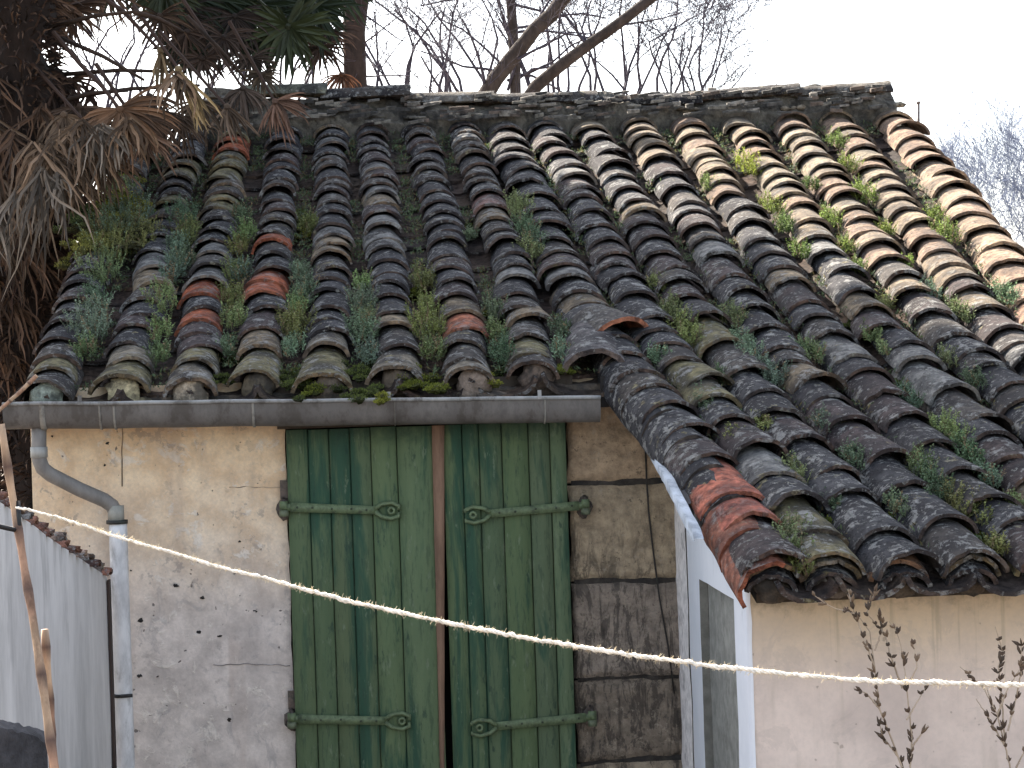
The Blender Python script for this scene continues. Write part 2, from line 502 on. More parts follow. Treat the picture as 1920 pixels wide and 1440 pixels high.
# side wall of the wing, with recess
zr = 2.27                                      # head of the recess
Y1, Y2, Y3 = 7.88, 7.60, 6.86
zt_ = lambda Y: zc(Y) - .20
def quad_side(mb, ya, yb, z0, za, zb_, x=XQ, c=(1, 1, 1), n=8, amp=.004):
    rws = []
    for i in range(n + 1):
        t = i / n; Y = lerp(ya, yb, t); zz = lerp(za, zb_, t)
        rws.append([V((x + amp * nz(V((0, Y, lerp(z0, zz, j / 16))), 5), Y, lerp(z0, zz, j / 16))) for j in range(17)])
    mb.grid(rws, c=c)
mb = MB()
quad_side(mb, YF + .02, Y1, 0, zt_(YF), zt_(Y1), XQ - .004, (.85, .82, .80), 6, .006)
mb.build('corner_stone', mat_vcol('pale_corner_stone', .95, .25, 20, bump=.5, dark=(.2, .19, .19), stain=.5), house, label='pale grey stone return beside the white trim')
mb = MB()
quad_side(mb, Y1 - .002, Y2, 0, zt_(Y1), zt_(Y2))
quad_side(mb, Y2, Y3, zr, zt_(Y2), zt_(Y3))
quad_side(mb, Y3, YR, 0, zt_(Y3), zt_(YR))
mb.build('white_trim', M_WHITE, house, label='white painted side band under the verge')
mb = MB()
rws = [[V((XQ + .03 + .003 * nz(V((0, Y2 + (Y3 - Y2) * i / 10, 2.5 * j / 20)), 6), lerp(Y2, Y3, i / 10), zr * j / 20)) for j in range(21)] for i in range(11)]
mb.grid(rws, c=(.27, .27, .245))
mb.poly([V((XQ, Y3, 0)), V((XQ + .03, Y3, 0)), V((XQ + .03, Y3, zr)), V((XQ, Y3, zr))], (.27, .27, .25))
mb.poly([V((XQ, Y2, zr - .001)), V((XQ, Y3, zr - .001)), V((XQ + .03, Y3, zr - .001)), V((XQ + .03, Y2, zr - .001))], (.10, .09, .08))  # head of the recess darkened: the shadow under it painted in
mb.poly([V((XQ, Y2, 0)), V((XQ, Y2, zr)), V((XQ + .03, Y2, zr)), V((XQ + .03, Y2, 0))], (.20, .20, .18))
mb.build('side_recess', mat_vcol('grey_recess_render', .95, .25, 16, bump=.4, dark=(.14, .14, .12), stain=.5, stain_scale=9), house, label='grey rendered recess in the white side wall')
# wing front wall
mb = MB()
wallface(mb, XQ + .0, XB, 0, zc(YR) - .14, YR, .06, .005)
mb.box((XQ + .075, YR + .02, 0), (XB - .01, YR + .3, zc(YR) - .15))
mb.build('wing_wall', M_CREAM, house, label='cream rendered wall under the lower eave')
mb = MB()
rws = [[V((XQ - .002 + .003 * nz(V((0, 0, z)), 8), YR + .03, z)), V((XQ - .003, YR - .004, z)), V((XQ + .012 + .004 * nz(V((0, 5, z)), 12), YR - .005, z))] for z in [i * .06 for i in range(42)]]
mb.grid(rws, flip=True)
mb.build('corner_trim', M_WHITE, house)

# ---------------------------------------------------------------- roof tiles
ROWS = [
 [(292, 205), (226, 320), (140, 527), (84, 715)],
 [(362, 225), (346, 275), (290, 473), (233, 673)],
 [(443, 225), (437, 262), (392, 436), (361, 662)],
 [(537, 230), (532, 277), (508, 430), (484, 670)],
 [(620, 230), (621, 340), (620, 455), (614, 662)],
 [(694, 222), (709, 325), (729, 467), (743, 668)],
 [(782, 222), (800, 275), (819, 350), (847, 459), (862, 559), (880, 668)],
 [(866, 222), (877, 250), (906, 310), (931, 397), (939, 437), (974, 517), (992, 579), (998, 650)],
 [(943, 225), (967, 283), (1000, 330), (1029, 393), (1046, 460), (1073, 525), (1100, 560), (1130, 605), (1165, 655), (1221, 712), (1248, 745), (1294, 794), (1330, 838), (1373, 910), (1418, 975), (1447, 1030)],
 [(1021, 222), (1050, 285), (1094, 333), (1117, 392), (1140, 462), (1171, 520), (1202, 567), (1235, 610), (1275, 650), (1312, 696), (1354, 748), (1390, 790), (1425, 829), (1477, 899), (1535, 977), (1568, 1040)],
 [(1105, 222), (1130, 265), (1165, 313), (1192, 356), (1213, 425), (1244, 470), (1275, 523), (1325, 590), (1373, 650), (1421, 704), (1469, 769), (1502, 812), (1554, 860), (1610, 929), (1657, 977), (1697, 1038)],
 [(1197, 215), (1205, 240), (1229, 277), (1271, 325), (1302, 385), (1342, 460), (1377, 512), (1421, 579), (1471, 650), (1525, 702), (1580, 773), (1649, 831), (1705, 892), (1786, 969), (1827, 1030)],
 [(1284, 211), (1323, 278), (1362, 335), (1408, 407), (1450, 466), (1498, 529), (1544, 592), (1592, 652), (1653, 728), (1714, 782), (1766, 842), (1828, 905), (1867, 935), (1915, 975)],
 [(1383, 213), (1423, 274), (1475, 334), (1515, 407), (1557, 465), (1610, 545), (1666, 600), (1714, 650), (1789, 731), (1862, 800), (1920, 858)],
 [(1480, 205), (1523, 267), (1567, 338), (1615, 397), (1655, 458), (1707, 522), (1753, 577), (1818, 632), (1874, 683), (1925, 735)],
 [(1575, 209), (1608, 258), (1651, 315), (1702, 382), (1758, 460), (1822, 525), (1882, 590), (1930, 642)],
 [(1660, 195), (1719, 254), (1770, 309), (1826, 385), (1890, 475), (1940, 540)],
]
YTOP = 12.02
def rowline(pts, yend):
    p3 = [PR(*p) for p in pts]
    a, b = p3[0], p3[min(2, len(p3) - 1)]
    if a.y < YTOP:
        d = (a - b) / max(.01, a.y - b.y); p3[0] = a + d * (YTOP - a.y)
    a, b = p3[-1], p3[max(0, len(p3) - 4)]
    if a.y > yend + .03:
        d = (a - b) / (b.y - a.y); p3.append(a + d * (a.y - yend))
    out = [p3[0]]
    for q in p3[1:]:
        if q.y < yend:
            pr = out[-1]; t = (pr.y - yend) / (pr.y - q.y); out.append(pr.lerp(q, t)); break
        out.append(q)
    # light smoothing
    for it in range(2):
        o2 = out[:]
        for i in range(1, len(out) - 1): o2[i] = out[i] * .5 + (out[i - 1] + out[i + 1]) * .25
        out = o2
    return out
class Line:
    def __init__(s, pts):
        s.p = pts; s.d = [0]
        for i in range(1, len(pts)): s.d.append(s.d[-1] + (pts[i] - pts[i - 1]).length)
        s.L = s.d[-1]
    def at(s, t):
        if t <= 0: return s.p[0] + (s.p[0] - s.p[1]).normalized() * (-t)
        for i in range(1, len(s.p)):
            if t <= s.d[i]: return s.p[i - 1].lerp(s.p[i], (t - s.d[i - 1]) / (s.d[i] - s.d[i - 1]))
        return s.p[-1] + (s.p[-1] - s.p[-2]).normalized() * (t - s.L)
    def atY(s, Y):
        for i in range(1, len(s.p)):
            if s.p[i].y <= Y: return s.p[i - 1].lerp(s.p[i], (s.p[i - 1].y - Y) / (s.p[i - 1].y - s.p[i].y))
        return s.p[-1]
YE_L, YE_R = 7.98, 6.27
LINES = [Line(rowline(r, (YE_L + (.02 if i % 2 else -.03)) if i < 8 else YE_R + .015 * math.sin(i * 5))) for i, r in enumerate(ROWS)]

def tile(mb, p0, p1, up, r0, r1, h, th, c, seed, na=12, nl=5, cutlip=0.0, lip=None, bow=0.0):
    """barrel tile; p0 / p1 crest points at its upper / lower end"""
    t = (p1 - p0); L = t.length; t.normalize()
    n = (up - t * up.dot(t)).normalized(); b = t.cross(n)
    A = R(84)
    def surf(off, k, j):
        u = k / nl; a = lerp(-A, A, j / na)
        r = lerp(r0, r1, u) - off
        p = p0.lerp(p1, u) - n * (off)
        sx = r * math.sin(a) / math.sin(A)
        sy = (math.cos(a) - 1) * r * h
        w = nz(V((sx * 8 + seed, u * L * 7, seed * 1.7)), 1.0)
        rad = .006 * w + .003 * nz(V((sx * 25, u * L * 22, seed * 3.1)), 1.0)
        q = p + b * sx + n * (sy + rad * math.cos(a)) + b * rad * math.sin(a) + n * bow * math.sin(u * math.pi)
        if k == nl: q += t * (.010 * nz(V((a * 1.6, seed * 2.3, 0)), 1.0) + cutlip * nz(V((a * 2.7, seed, 4)), 1.0) )
        return q
    q_ = .25 + .5 * abs(math.sin(seed * 7.3))
    lc = lip if lip else (lerp(c[0] * 1.25, .19, q_ * .7), lerp(c[1] * 1.2, .12, q_ * .7), lerp(c[2] * 1.1, .085, q_ * .7), c[3])
    mb.grid([[surf(0, k, j) for j in range(na + 1)] for k in range(nl + 1)], c=c, flip=True)
    mb.grid([[surf(th, k, j) for j in range(na + 1)] for k in range(nl + 1)], c=(lc[0] * .6, lc[1] * .6, lc[2] * .6, 0))
    mb.grid([[surf(0, nl, j) for j in range(na + 1)], [surf(th, nl, j) for j in range(na + 1)]], c=lc, flip=True)
    mb.grid([[surf(0, 0, j) for j in range(na + 1)], [surf(th, 0, j) for j in range(na + 1)]], c=lc)
    for j in (0, na):
        mb.grid([[surf(0, k, j), surf(th, k, j)] for k in range(nl + 1)], c=lc, flip=(j == 0))

DG = (.056, .058, .065, 1.0); BG = (.080, .074, .069, 1.0); PB = (.070, .056, .057, .9); TN = (.22, .18, .125, .8)
TC = (.36, .105, .05, .5); OL = (.19, .175, .10, .9); PG = (.20, .205, .20, 1.0); BK = (.04, .04, .045, .7)
# picture positions of tiles whose colour stands out
SPECIAL = [((437, 262), TC), ((425, 300), OL), ((440, 285), TC), ((345, 320), OL), ((508, 450), TC), ((505, 535), TC), ((385, 545), TC), ((385, 600), TC),
           ((868, 600), (.34, .13, .08, .5)), ((700, 470), PG), ((965, 515), PG), ((1085, 525), PG), ((1352, 470), PG), ((635, 430), PG), ((925, 380), (.2, .12, .11, .8)), ((1340, 735), OL), ((1377, 755), (.25, .10, .07, .5)),
           ((1373, 935), (.43, .15, .10, .3)), ((1400, 985), (.40, .14, .10, .3)), ((1310, 700), OL), ((720, 450), PG), ((1415, 640), OL), ((1480, 895), PG), ((1540, 1010), OL),
           ((1395, 480), (.2, .2, .2, 1)), ((1570, 665), PG), ((1740, 665), PG)]
SP3 = [(PR(*p), c) for p, c in SPECIAL]
def pick(row, p):
    for q, c in SP3:
        if (q - p).length < .12: return c
    k = random.random()
    lit = row >= 10 and p.y > 8.9 and p.x > 1.3
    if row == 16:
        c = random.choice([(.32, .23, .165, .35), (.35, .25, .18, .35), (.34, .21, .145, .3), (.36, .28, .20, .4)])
    elif row >= 9 and p.y > 12.25 - (p.x - .98) * 2.3 + random.uniform(-.15, .15) and row < 16:  # browner tiles, paled on the sunny side of the border: sunlight painted in
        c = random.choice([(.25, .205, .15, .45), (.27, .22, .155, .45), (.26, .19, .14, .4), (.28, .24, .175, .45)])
    elif row < 3 and p.y > 10: c = random.choice([OL, BG, TN, BG, DG])
    elif p.y < 8.3 and row < 8: c = random.choice([TN, OL, BG, BG, (.20, .18, .14, 1)])
    else: c = DG if k < .42 else BG if k < .62 else PB if k < .80 else BK if k < .88 else PG if k < .93 else TN
    j = random.uniform(.85, 1.2)
    return (c[0] * j, c[1] * j, c[2] * j, c[3])
roof = None
# deck and channel tiles first (roof part)
mb = MB()
for i in range(0, len(LINES)):
    if i == -1:
        ln = Line([p + V((-.13, 0, 0)) for p in LINES[0].p])
        w_ = .11
        a = LINES[0]
    elif i == len(LINES) - 1:
        continue
    else:
        A_, B_ = LINES[i], LINES[i + 1]
        yend = (YE_L - .03) if i < 7 else (YE_R - .04 if i > 7 else YE_L - .03)
        ys = [lerp(YTOP - .05, yend, k / 14) for k in range(15)]
        ln = Line([(A_.atY(y) + B_.atY(y)) / 2 if y > B_.p[-1].y and y > A_.p[-1].y else (lambda a1, b1: V(((a1.x + b1.x) / 2, y, zc(y))))(A_.atY(y), B_.atY(y)) for y in ys])
    s = -.05
    while s < ln.L - .05:
        e = min(s + random.uniform(.32, .40), ln.L + .0)
        if ln.L - e < .08: e = ln.L + .01
        p0, p1 = ln.at(s), ln.at(e)
        if i >= 0:
            wd = (LINES[i + 1].atY(max(p1.y, YE_L if i < 7 else YE_R)) - LINES[i].atY(max(p1.y, YE_L if i < 7 else YE_R))).length * .52
        else: wd = .11
        wd = max(.08, min(.17, wd))
        dn = -.140 + random.uniform(-.006, .006)
        c = random.choice([DG, BG, PB, BK])
        c = (c[0] * 1.1, c[1] * 1.1, c[2] * 1.1, .8)
        tile(mb, p0 + NR * (dn - .012), p1 + NR * (dn + .008), -NR, wd * .88, wd, .62, .014, c, random.uniform(0, 99), 8, 4, .01)
        s += random.uniform(.22, .28)
roof = mb.build('roof', M_TILE, house, label='weathered grey canal tile roof with concave channel tiles')
mb = MB()                                     # boarding under the tiles
def deck(x0, x1, ya, yb, dz=-.20):
    n = 10
    rws = [[V((lerp(x0(y), x1(y), k / 6), y, zc(y) + dz)) for k in range(7)] for y in [lerp(ya, yb, q / n) for q in range(n + 1)]]
    mb.grid(rws, c=(.02, .018, .016), flip=True)
    rws = [[p - V((0, 0, .03)) for p in r] for r in rws]
    mb.grid(rws, c=(.05, .04, .03))
    mb.grid([rws[-1], [p + V((0, 0, .03)) for p in rws[-1]]], c=(.06, .05, .04))
deck(lambda y: LINES[0].atY(y).x - .1, lambda y: LINES[8].atY(y).x - .02, 12.14, YE_L + .17)
deck(lambda y: LINES[8].atY(y).x - .018, lambda y: LINES[16].atY(y).x + .085, 12.14, YE_R + .2)
mb.build('roof_boards', M_WOOD, roof)
for (ln_, sx, ye) in ((LINES[16], .07, YE_R), (LINES[0], -.075, YE_L)):   # mortar bedding the outer edge of both verge rows
    mb = MB(); rws = []
    for q in range(60):
        Y = lerp(12.1, ye + .05, q / 59); x = ln_.atY(Y).x + sx + .008 * nz(V((Y * 5, sx * 9, 0))); g_ = 1 if sx > 0 else -1
        rws.append([V((x - g_ * .03, Y, zc(Y) - .05)), V((x + g_ * .012, Y, zc(Y) - .07 + .01 * nz(V((Y * 9, 0, 0))))), V((x + g_ * .022, Y, zc(Y) - .15)), V((x + g_ * .01, Y, zc(Y) - .24))])
    mb.grid(rws, c=(.12, .105, .085)); mb.build('verge_mortar', M_MORTAR, roof)
random.seed(21)
for i, ln in enumerate(LINES):
    mb = MB()
    s = 0.0; ex = []
    while s < ln.L - .10:
        ex.append(s); s += (random.choice([.13, .16, .18, .20, .22, .26]) if i < 8 else random.choice([.16, .20, .22, .25, .27, .31])) * random.uniform(.92, 1.08) * (1.25 if s < .2 else 1)
    if i == 16: ex = [k * .262 for k in range(int(ln.L / .262) + 1)]
    ex.append(ln.L)
    base = .097 if i < 8 else .106 if i not in (8, 16) else .120
    for k in range(1, len(ex)):
        lip = ex[k]; top = max(ex[k] - max(.36, ex[k] - ex[k - 1] + .08), -.06)
        if i == 8 and k < len(ex) and 7.92 < ln.at(lip).y < 8.12:   # place of the slipped tile
            pass
        p1, p0 = ln.at(lip), ln.at(top)
        side = random.gauss(0, .008) + .012 * nz(V((i * 3.1, s * 0, ex[k] * 1.5)), 1.0)
        r1 = base * random.uniform(.92, 1.09); r0 = r1 * random.uniform(.80, .88)
        if k == len(ex) - 1 and i < 8: r1 *= 1.12
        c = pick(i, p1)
        lift = random.uniform(-.007, .003) + (.014 if random.random() < .08 else 0)
        skew = V((random.gauss(0, .008), 0, 0))
        tile(mb, p0 - NR * (.036 + random.uniform(0, .006)) + V((side, 0, 0)) - skew, p1 + NR * (lift + .006) + V((side, 0, 0)) + skew, NR,
             r0, r1, .80 + random.uniform(-.08, .06), .011 + random.uniform(0, .004), c, random.uniform(0, 99), 14, 6,
             random.choice([.004, .004, .012, .02, .035]) if k < len(ex) - 1 else .03, bow=random.uniform(-.004, .004))
    lb = ['tile row along the left verge', None][0] if i == 0 else None
    if i == 8: lb = 'cover tile row that turns into the verge of the lower roof'
    if i == 16: lb = 'sunlit orange cover tile row along the right verge'
    mb.build('tile_row', M_TILE, roof, label=lb)
random.seed(5)
# slipped pale terracotta tile lying over the end of row nine
mb = MB()
a = PR(1112, 584) + NR * .03; b = PR(1166, 618) + NR * .055
tile(mb, a, b, NR, 0.11, .138, .85, .018, (.10, .095, .09, .8), 3.3, 16, 6, .02, lip=(.52, .22, .13, 0))
mb.build('slipped_tile', M_TILE, roof, label='slipped tile with pale orange broken edge at the inner corner')
# wide grey tile that closes the inner end of the verge row, with mortar
mb = MB()
a = PR(1110, 602) + NR * .005; b = PR(1118, 668) + NR * .03
tile(mb, a, b, NR, .115, .135, .78, .02, (.12, .115, .12, 1), 8.1, 16, 6, .04)
mb.build('end_tile', M_TILE, roof)
# side tiles hung under the left verge of the wing
mb = MB()
vl = LINES[8]
Y = 8.02
ys = []
while Y > 6.5:
    ys.append(Y); Y -= random.uniform(.20, .26)
for k, Y in enumerate(ys):
    p = vl.atY(Y); q = vl.atY(Y - .30) if Y - .30 > YE_R else vl.at(vl.L + (.30 - (Y - YE_R)) * .9)
    c = DG if k < len(ys) - 2 else (.30, .13, .09, .5)
    off = V((-.088, 0, 0))
    tile(mb, p + off - NR * .060, q + off - NR * .040, (NR + V((-1.0, 0, 0))).normalized(), .085, .095, .8, .014, c, random.uniform(0, 99), 8, 4, .02, lip=(.34, .12, .07, 0) if k >= len(ys) - 2 else (.10, .085, .075, 0))
mb.build('verge_side_tiles', M_TILE, roof, label='tiles hung down the side of the lower verge, the last ones red')
# blue white painted barge strip under the verge
mb = MB()
sp = [(1172, 765, 7.98), (1202, 822, 7.72), (1246, 900, 7.12), (1280, 968, 6.78), (1303, 1012, 6.56)]
l3 = Line([P(*q) for q in sp]); rws = []
for k in range(31):
    p = l3.at(l3.L * k / 30); wv = (.010 + .012 * k / 30) * (1 + .4 * nz(V((k * .6, 0, 0))))
    if k == 30: wv = .004
    rws.append([p + V((.004 * nz(V((k * .8, 2, 0))), 0, -wv)), p + V((0, 0, wv * .8)), p + V((.03, .01, wv * .8 - .002))])
mb.grid(rws, c=(.36, .40, .45), flip=False)
mb.grid([[r[0], r[0] + V((.05, .0, .02))] for r in rws[:24]], c=(.05, .05, .055))
mb.build('barge_strip', mat_vcol('blue_white_limewash', .9, .35, 18, bump=.5, dark=(.08, .09, .10), stain=.6, stain_scale=9, thr=.5), house, label='blue white strip under the verge tiles')

# mortar under the eave tiles
def lump(mb, c, rx, ry, rz, colr, seed, n=10, m=8, rough=.35):
    rws = []
    for j in range(m + 1):
        th = math.pi * j / m
        r = []
        for i in range(n + 1):
            ph = 2 * math.pi * (i % n) / n
            d = V((math.sin(th) * math.cos(ph), math.sin(th) * math.sin(ph), math.cos(th)))
            k = 1 + rough * nz(d * 1.6 + V((seed, 0, 0))) + rough * .5 * nz(d * 4 + V((0, seed, 0)))
            r.append(V(c) + V((d.x * rx, d.y * ry, d.z * rz)) * k)
        rws.append(r)
    mb.grid(rws, c=colr)
for i in range(8):
    mb = MB()
    e = LINES[i].p[-1]
    cc = [(.32, .36, .30), (.52, .45, .28), (.42, .35, .26), (.12, .10, .07), (.11, .09, .07), (.10, .08, .06), (.20, .16, .13), (.13, .10, .08)][i]
    lump(mb, (e.x + .004, e.y + .045, e.z - .065), .066, .035, .062, cc, i * 3.3)
    lump(mb, (e.x + .05, e.y + .06, e.z - .115), .09, .035, .028, (cc[0] * .6, cc[1] * .6, cc[2] * .6), i * 5.1)
    mb.build('mortar_plug', M_MORTAR, roof)
for i in range(8, 17):
    mb = MB()
    e = LINES[i].p[-1]
    cl = random.choice([(.26, .19, .12, .6), (.24, .22, .12, .7), (.14, .12, .10, .9), (.22, .13, .08, .5)])
    tile(mb, e - TD * .25 - NR * .045, e - TD * .018 - NR * .030 + V((random.uniform(-.012, .012), 0, 0)), NR, .08, .094, .8, .014, cl, i * 3.7, 12, 4, .03)
    tile(mb, e - TD * .25 - NR * .065, e + TD * .012 - NR * .058 + V((random.uniform(-.012, .012), 0, 0)), NR, .07, .082, .75, .014, DG, i * 9.1, 12, 4, .03)
    mb.build('eave_under_tile', M_TILE, roof)
    mb = MB()
    lump(mb, (e.x, e.y + .07, e.z - .105), .06, .04, .04, (.10, .08, .06) if i % 3 else (.16, .14, .12), i * 2.7)
    mb.build('mortar_plug', M_MORTAR, roof)
mb = MB()                                     # dark bed course between tiles and gutter
x0, x1 = LINES[0].p[-1].x - .1, P(1150, 740, 8.06).x
rws = []
for k in range(60):
    x = lerp(x0, x1, k / 59)
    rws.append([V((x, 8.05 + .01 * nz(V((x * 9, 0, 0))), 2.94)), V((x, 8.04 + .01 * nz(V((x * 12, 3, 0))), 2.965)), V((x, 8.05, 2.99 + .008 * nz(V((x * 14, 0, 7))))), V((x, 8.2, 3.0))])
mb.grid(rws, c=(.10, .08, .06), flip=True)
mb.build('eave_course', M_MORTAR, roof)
# black corner shadow box between gutter end and verge
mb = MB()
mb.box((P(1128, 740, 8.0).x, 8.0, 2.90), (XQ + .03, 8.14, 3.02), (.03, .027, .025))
mb.build('corner_shadow_box', M_MORTAR, roof)
# lower eave bed
mb = MB(); rws = []
for k in range(80):
    x = lerp(XQ - .02, XB, k / 79)
    zb0 = zc(YR) - .21
    rws.append([V((x, YR - .012, zb0 - .03 + .014 * nz(V((x * 7, 0, 0))))), V((x, YR - .02 + .012 * nz(V((x * 9, 0, 2))), zb0 + .0 + .01 * nz(V((x * 15, 0, 0))))), V((x, YR - .05 + .01 * nz(V((x * 11, 5, 2))), zb0 + .03)), V((x, YR + .05, zb0 + .08))])
mb.grid(rws, c=(.13, .115, .075), flip=True)
mb.build('lower_eave_course', M_MORTAR, roof)

# ridge
RZ = zc(12.0)
mb = MB()
x0, x1 = P(380, 200, 12).x, P(1672, 200, 12).x
nx = 260; rws = []
def rh(x): return 0
for i in range(nx + 1):
    x = lerp(x0, x1, i / nx)
    r = []
    for j in range(15):
        t = j / 14
        y = lerp(11.86, 12.12, t)
        z = RZ + lerp(-.10, .10, min(1, t * 1.5) ** .7) - (.16 if j == 0 else 0)
        p = V((x, y, z))
        a = .050 * nz(V((x * 4, y * 6, z * 9)), 1.0) + .026 * nz(V((x * 13, y * 14, z * 17)), 1.0) + .014 * abs(nz(V((x * 30, 0, z * 50)), 1.0))
        p += V((0, -a, a * .55))
        if j == 0: p.y += .06
        r.append(p)
    r.append(V((x, 12.16, RZ - .35)))
    rws.append(r)
mb.grid(rws, c=(.13, .12, .10), flip=True)
mb.poly([rws[0][k] for k in range(16)], (.12, .11, .1)); mb.poly([rws[-1][k] for k in range(16)][::-1], (.12, .11, .1))
# slivers of slate and tile bedded in it
for k in range(230):
    x = random.uniform(x0 + .05, x1 - .05); t = random.random()
    c = V((x, lerp(11.80, 11.93, t) , RZ + lerp(-.06, .10, t)))
    w2, th = random.uniform(.02, .055), random.uniform(.005, .013)
    a = random.uniform(-.15, .15)
    cc = random.choice([(.13, .125, .115), (.20, .19, .165), (.09, .088, .085), (.27, .25, .22), (.15, .12, .10)])
    d = V((math.cos(a), random.uniform(-.2, .2), math.sin(a)))
    u = V((0, -.35, 1)).normalized(); f = V((0, -1, -.2))
    p = [c - d * w2, c + d * w2 * random.uniform(.7, 1)]
    o = f * random.uniform(.02, .04)
    pts = [p[0] - u * th, p[1] - u * th * .6, p[1] + u * th, p[0] + u * th * .7]
    fr = [q + o for q in pts]
    i8 = [mb.vert(q, cc) for q in pts + fr]
    for q4 in ((4, 5, 6, 7), (0, 4, 7, 3), (1, 2, 6, 5), (3, 7, 6, 2), (0, 1, 5, 4)): mb.face(*[i8[z] for z in q4])
ridge = mb.build('ridge_mortar', M_MORTAR, roof, smooth=False)
mb = MB()
caps = [(385, 470, 165, 168), (452, 612, 160, 156), (600, 768, 168, 158), (750, 925, 176, 170), (905, 1118, 176, 170), (1100, 1310, 181, 174), (1290, 1494, 172, 156), (1476, 1664, 164, 152)]
for k, (a, b, ya, yb) in enumerate(caps):
    pa = P(a, ya, 12.02); pb = P(b, yb, 12.02)
    cc = [(.2, .19, .16, 1), (.22, .24, .19, 1), BG, (.17, .16, .14, 1), BG, DG, BG, (.16, .15, .13, 1)][k]
    tile(mb, pa, pb, V((0, -.05, 1)).normalized(), .10, .12, .62, .016, cc, k * 7.7 + 1, 14, 8, .012)
mb.build('ridge_cap', M_TILE, roof, label='line of half round ridge tiles bedded in rough mortar')
# rough mortar chips on the top tiles
for i in range(4, 17):
    mb = MB(); p = LINES[i].at(.12)
    for k in range(5):
        lump(mb, p + V((random.uniform(-.07, .07), random.uniform(-.02, .03), .015 + random.uniform(-.01, .008))), random.uniform(.02, .04), .025, .013, (.30, .26, .2) if i > 9 else (.15, .14, .12), random.uniform(0, 50), 7, 5, .6)
    mb.build('mortar_chip', M_MORTAR, roof)

# ---------------------------------------------------------------- gutter and pipe
YG = 7.86
mb = MB()
GA, GB = P(4, 757, YG), P(1126, 744, YG)
rg = .052
prof = []
zcol = (.12, .112, .105)
for k in range(13):
    a = math.pi * k / 12
    prof.append((-math.cos(a) * rg, -math.sin(a) ** .8 * .092))        # front (-y) to back
N = 60
def gpt(t, dy, dz):
    p = GA.lerp(GB, t); return V((p.x, p.y + rg + dy, p.z - .004 + dz + .003 * nz(V((t * 9, 0, 0)))))
mb.grid([[gpt(i / N, dy, dz) for dy, dz in prof] for i in range(N + 1)], c=zcol)
mb.grid([[gpt(i / N, dy * .95, dz * .95 + .001) for dy, dz in prof] for i in range(N + 1)], c=(.10, .10, .10), flip=True)
for t in (0, 1):
    pts = [gpt(t, dy, dz) for dy, dz in prof]
    mb.poly(pts if t == 0 else pts[::-1], zcol)
mb.tube([gpt(i / N, -rg - .002, .002) for i in range(N + 1)], .0075, 8, (.25, .255, .25))
gut = mb.build('gutter', M_ZINC, house, label='grey half round gutter under the left eave')
def gt(px): return (P(px, 760, YG).x - GA.x) / (GB.x - GA.x)
for px, wd in ((78, .020), (186, .008), (213, .008), (474, .010), (740, .005), (1022, .005)):
    mb = MB(); t = gt(px); dt = wd / 2 / (GB.x - GA.x)
    pr = [(dy * 1.045, dz * 1.045) for dy, dz in prof]
    ra = [gpt(t - dt, dy, dz) for dy, dz in pr]; rb = [gpt(t + dt, dy, dz) for dy, dz in pr]
    mb.grid([[gpt(t - dt, dy, dz) for dy, dz in prof], ra, rb, [gpt(t + dt, dy, dz) for dy, dz in prof]], c=(.24, .23, .205))
    mb.build('gutter_collar', M_ZINC, gut)
for px in (150, 730, 1013):
    mb = MB(); p = gpt(gt(px), -rg, .004)
    mb.box((p.x - .009, p.y - .010, p.z - .006), (p.x + .007, p.y + .11, p.z + .004), (.30, .30, .29))
    mb.box((p.x - .008, p.y + .0, p.z + .0042), (p.x + .006, p.y + .008, p.z + .028), (.30, .30, .29))
    mb.build('gutter_clip', M_ZINC, gut)
mb = MB()
gc = (.19, .182, .172)
YP = 7.93
pts = [P(73, 795, YP), P(73, 835, YP), P(74, 862, YP), P(80, 878, YP + .01), P(95, 890, YP + .03), P(150, 918, YP + .06), P(196, 938, YP + .10), P(210, 948, YP + .12), P(217, 962, YP + .12), P(218, 980, YP + .12)]
mb.tube(pts, .0275, 18, gc, wob=.03)
mb.tube([P(73, 838, YP), P(73.5, 858, YP)], .0315, 18, (.30, .305, .29))
mb.tube([P(217, 948, YP + .12), P(218, 978, YP + .12)], .031, 18, (.27, .27, .24))
dp = mb.build('downpipe', M_PIPE, house, label='grey downpipe with two bends, white below')
mb = MB()
pts = [P(221, 978, YP + .12), P(223, 1100, YP + .12), P(232, 1440, YP + .12)]
d = (pts[2] - pts[1]).normalized(); pts.append(pts[2] + d * 1.6)
mb.tube([P(221 + (y - 978) * .0325, y, YP + .12) for y in range(979, 1460, 40)] + [pts[-1]], .0345, 20, (.60, .60, .60), wob=.02)
mb.build('lower_pipe', M_PIPE, dp, label='white lower length of downpipe')
mb = MB()
mb.tube([P(219.5, 975, YP + .12), P(219.7, 982, YP + .12)], .041, 16, (.02, .02, .02))
mb.build('pipe_collar', M_IRON, dp)
mb = MB()
c = P(228, 1303, YP + .12)
mb.tube([c - V((0, 0, .006)), c + V((0, 0, .006))], .038, 16, (.02, .02, .02))
mb.tube([c + V((.0, -.037, 0)), c + V((.045, -.04, .002))], .007, 8, (.02, .02, .02))
mb.tube([c + V((-.03, -.0, 0)), c + V((-.045, .06, .0))], .007, 8, (.02, .02, .02))
mb.build('pipe_bracket', M_IRON, dp)
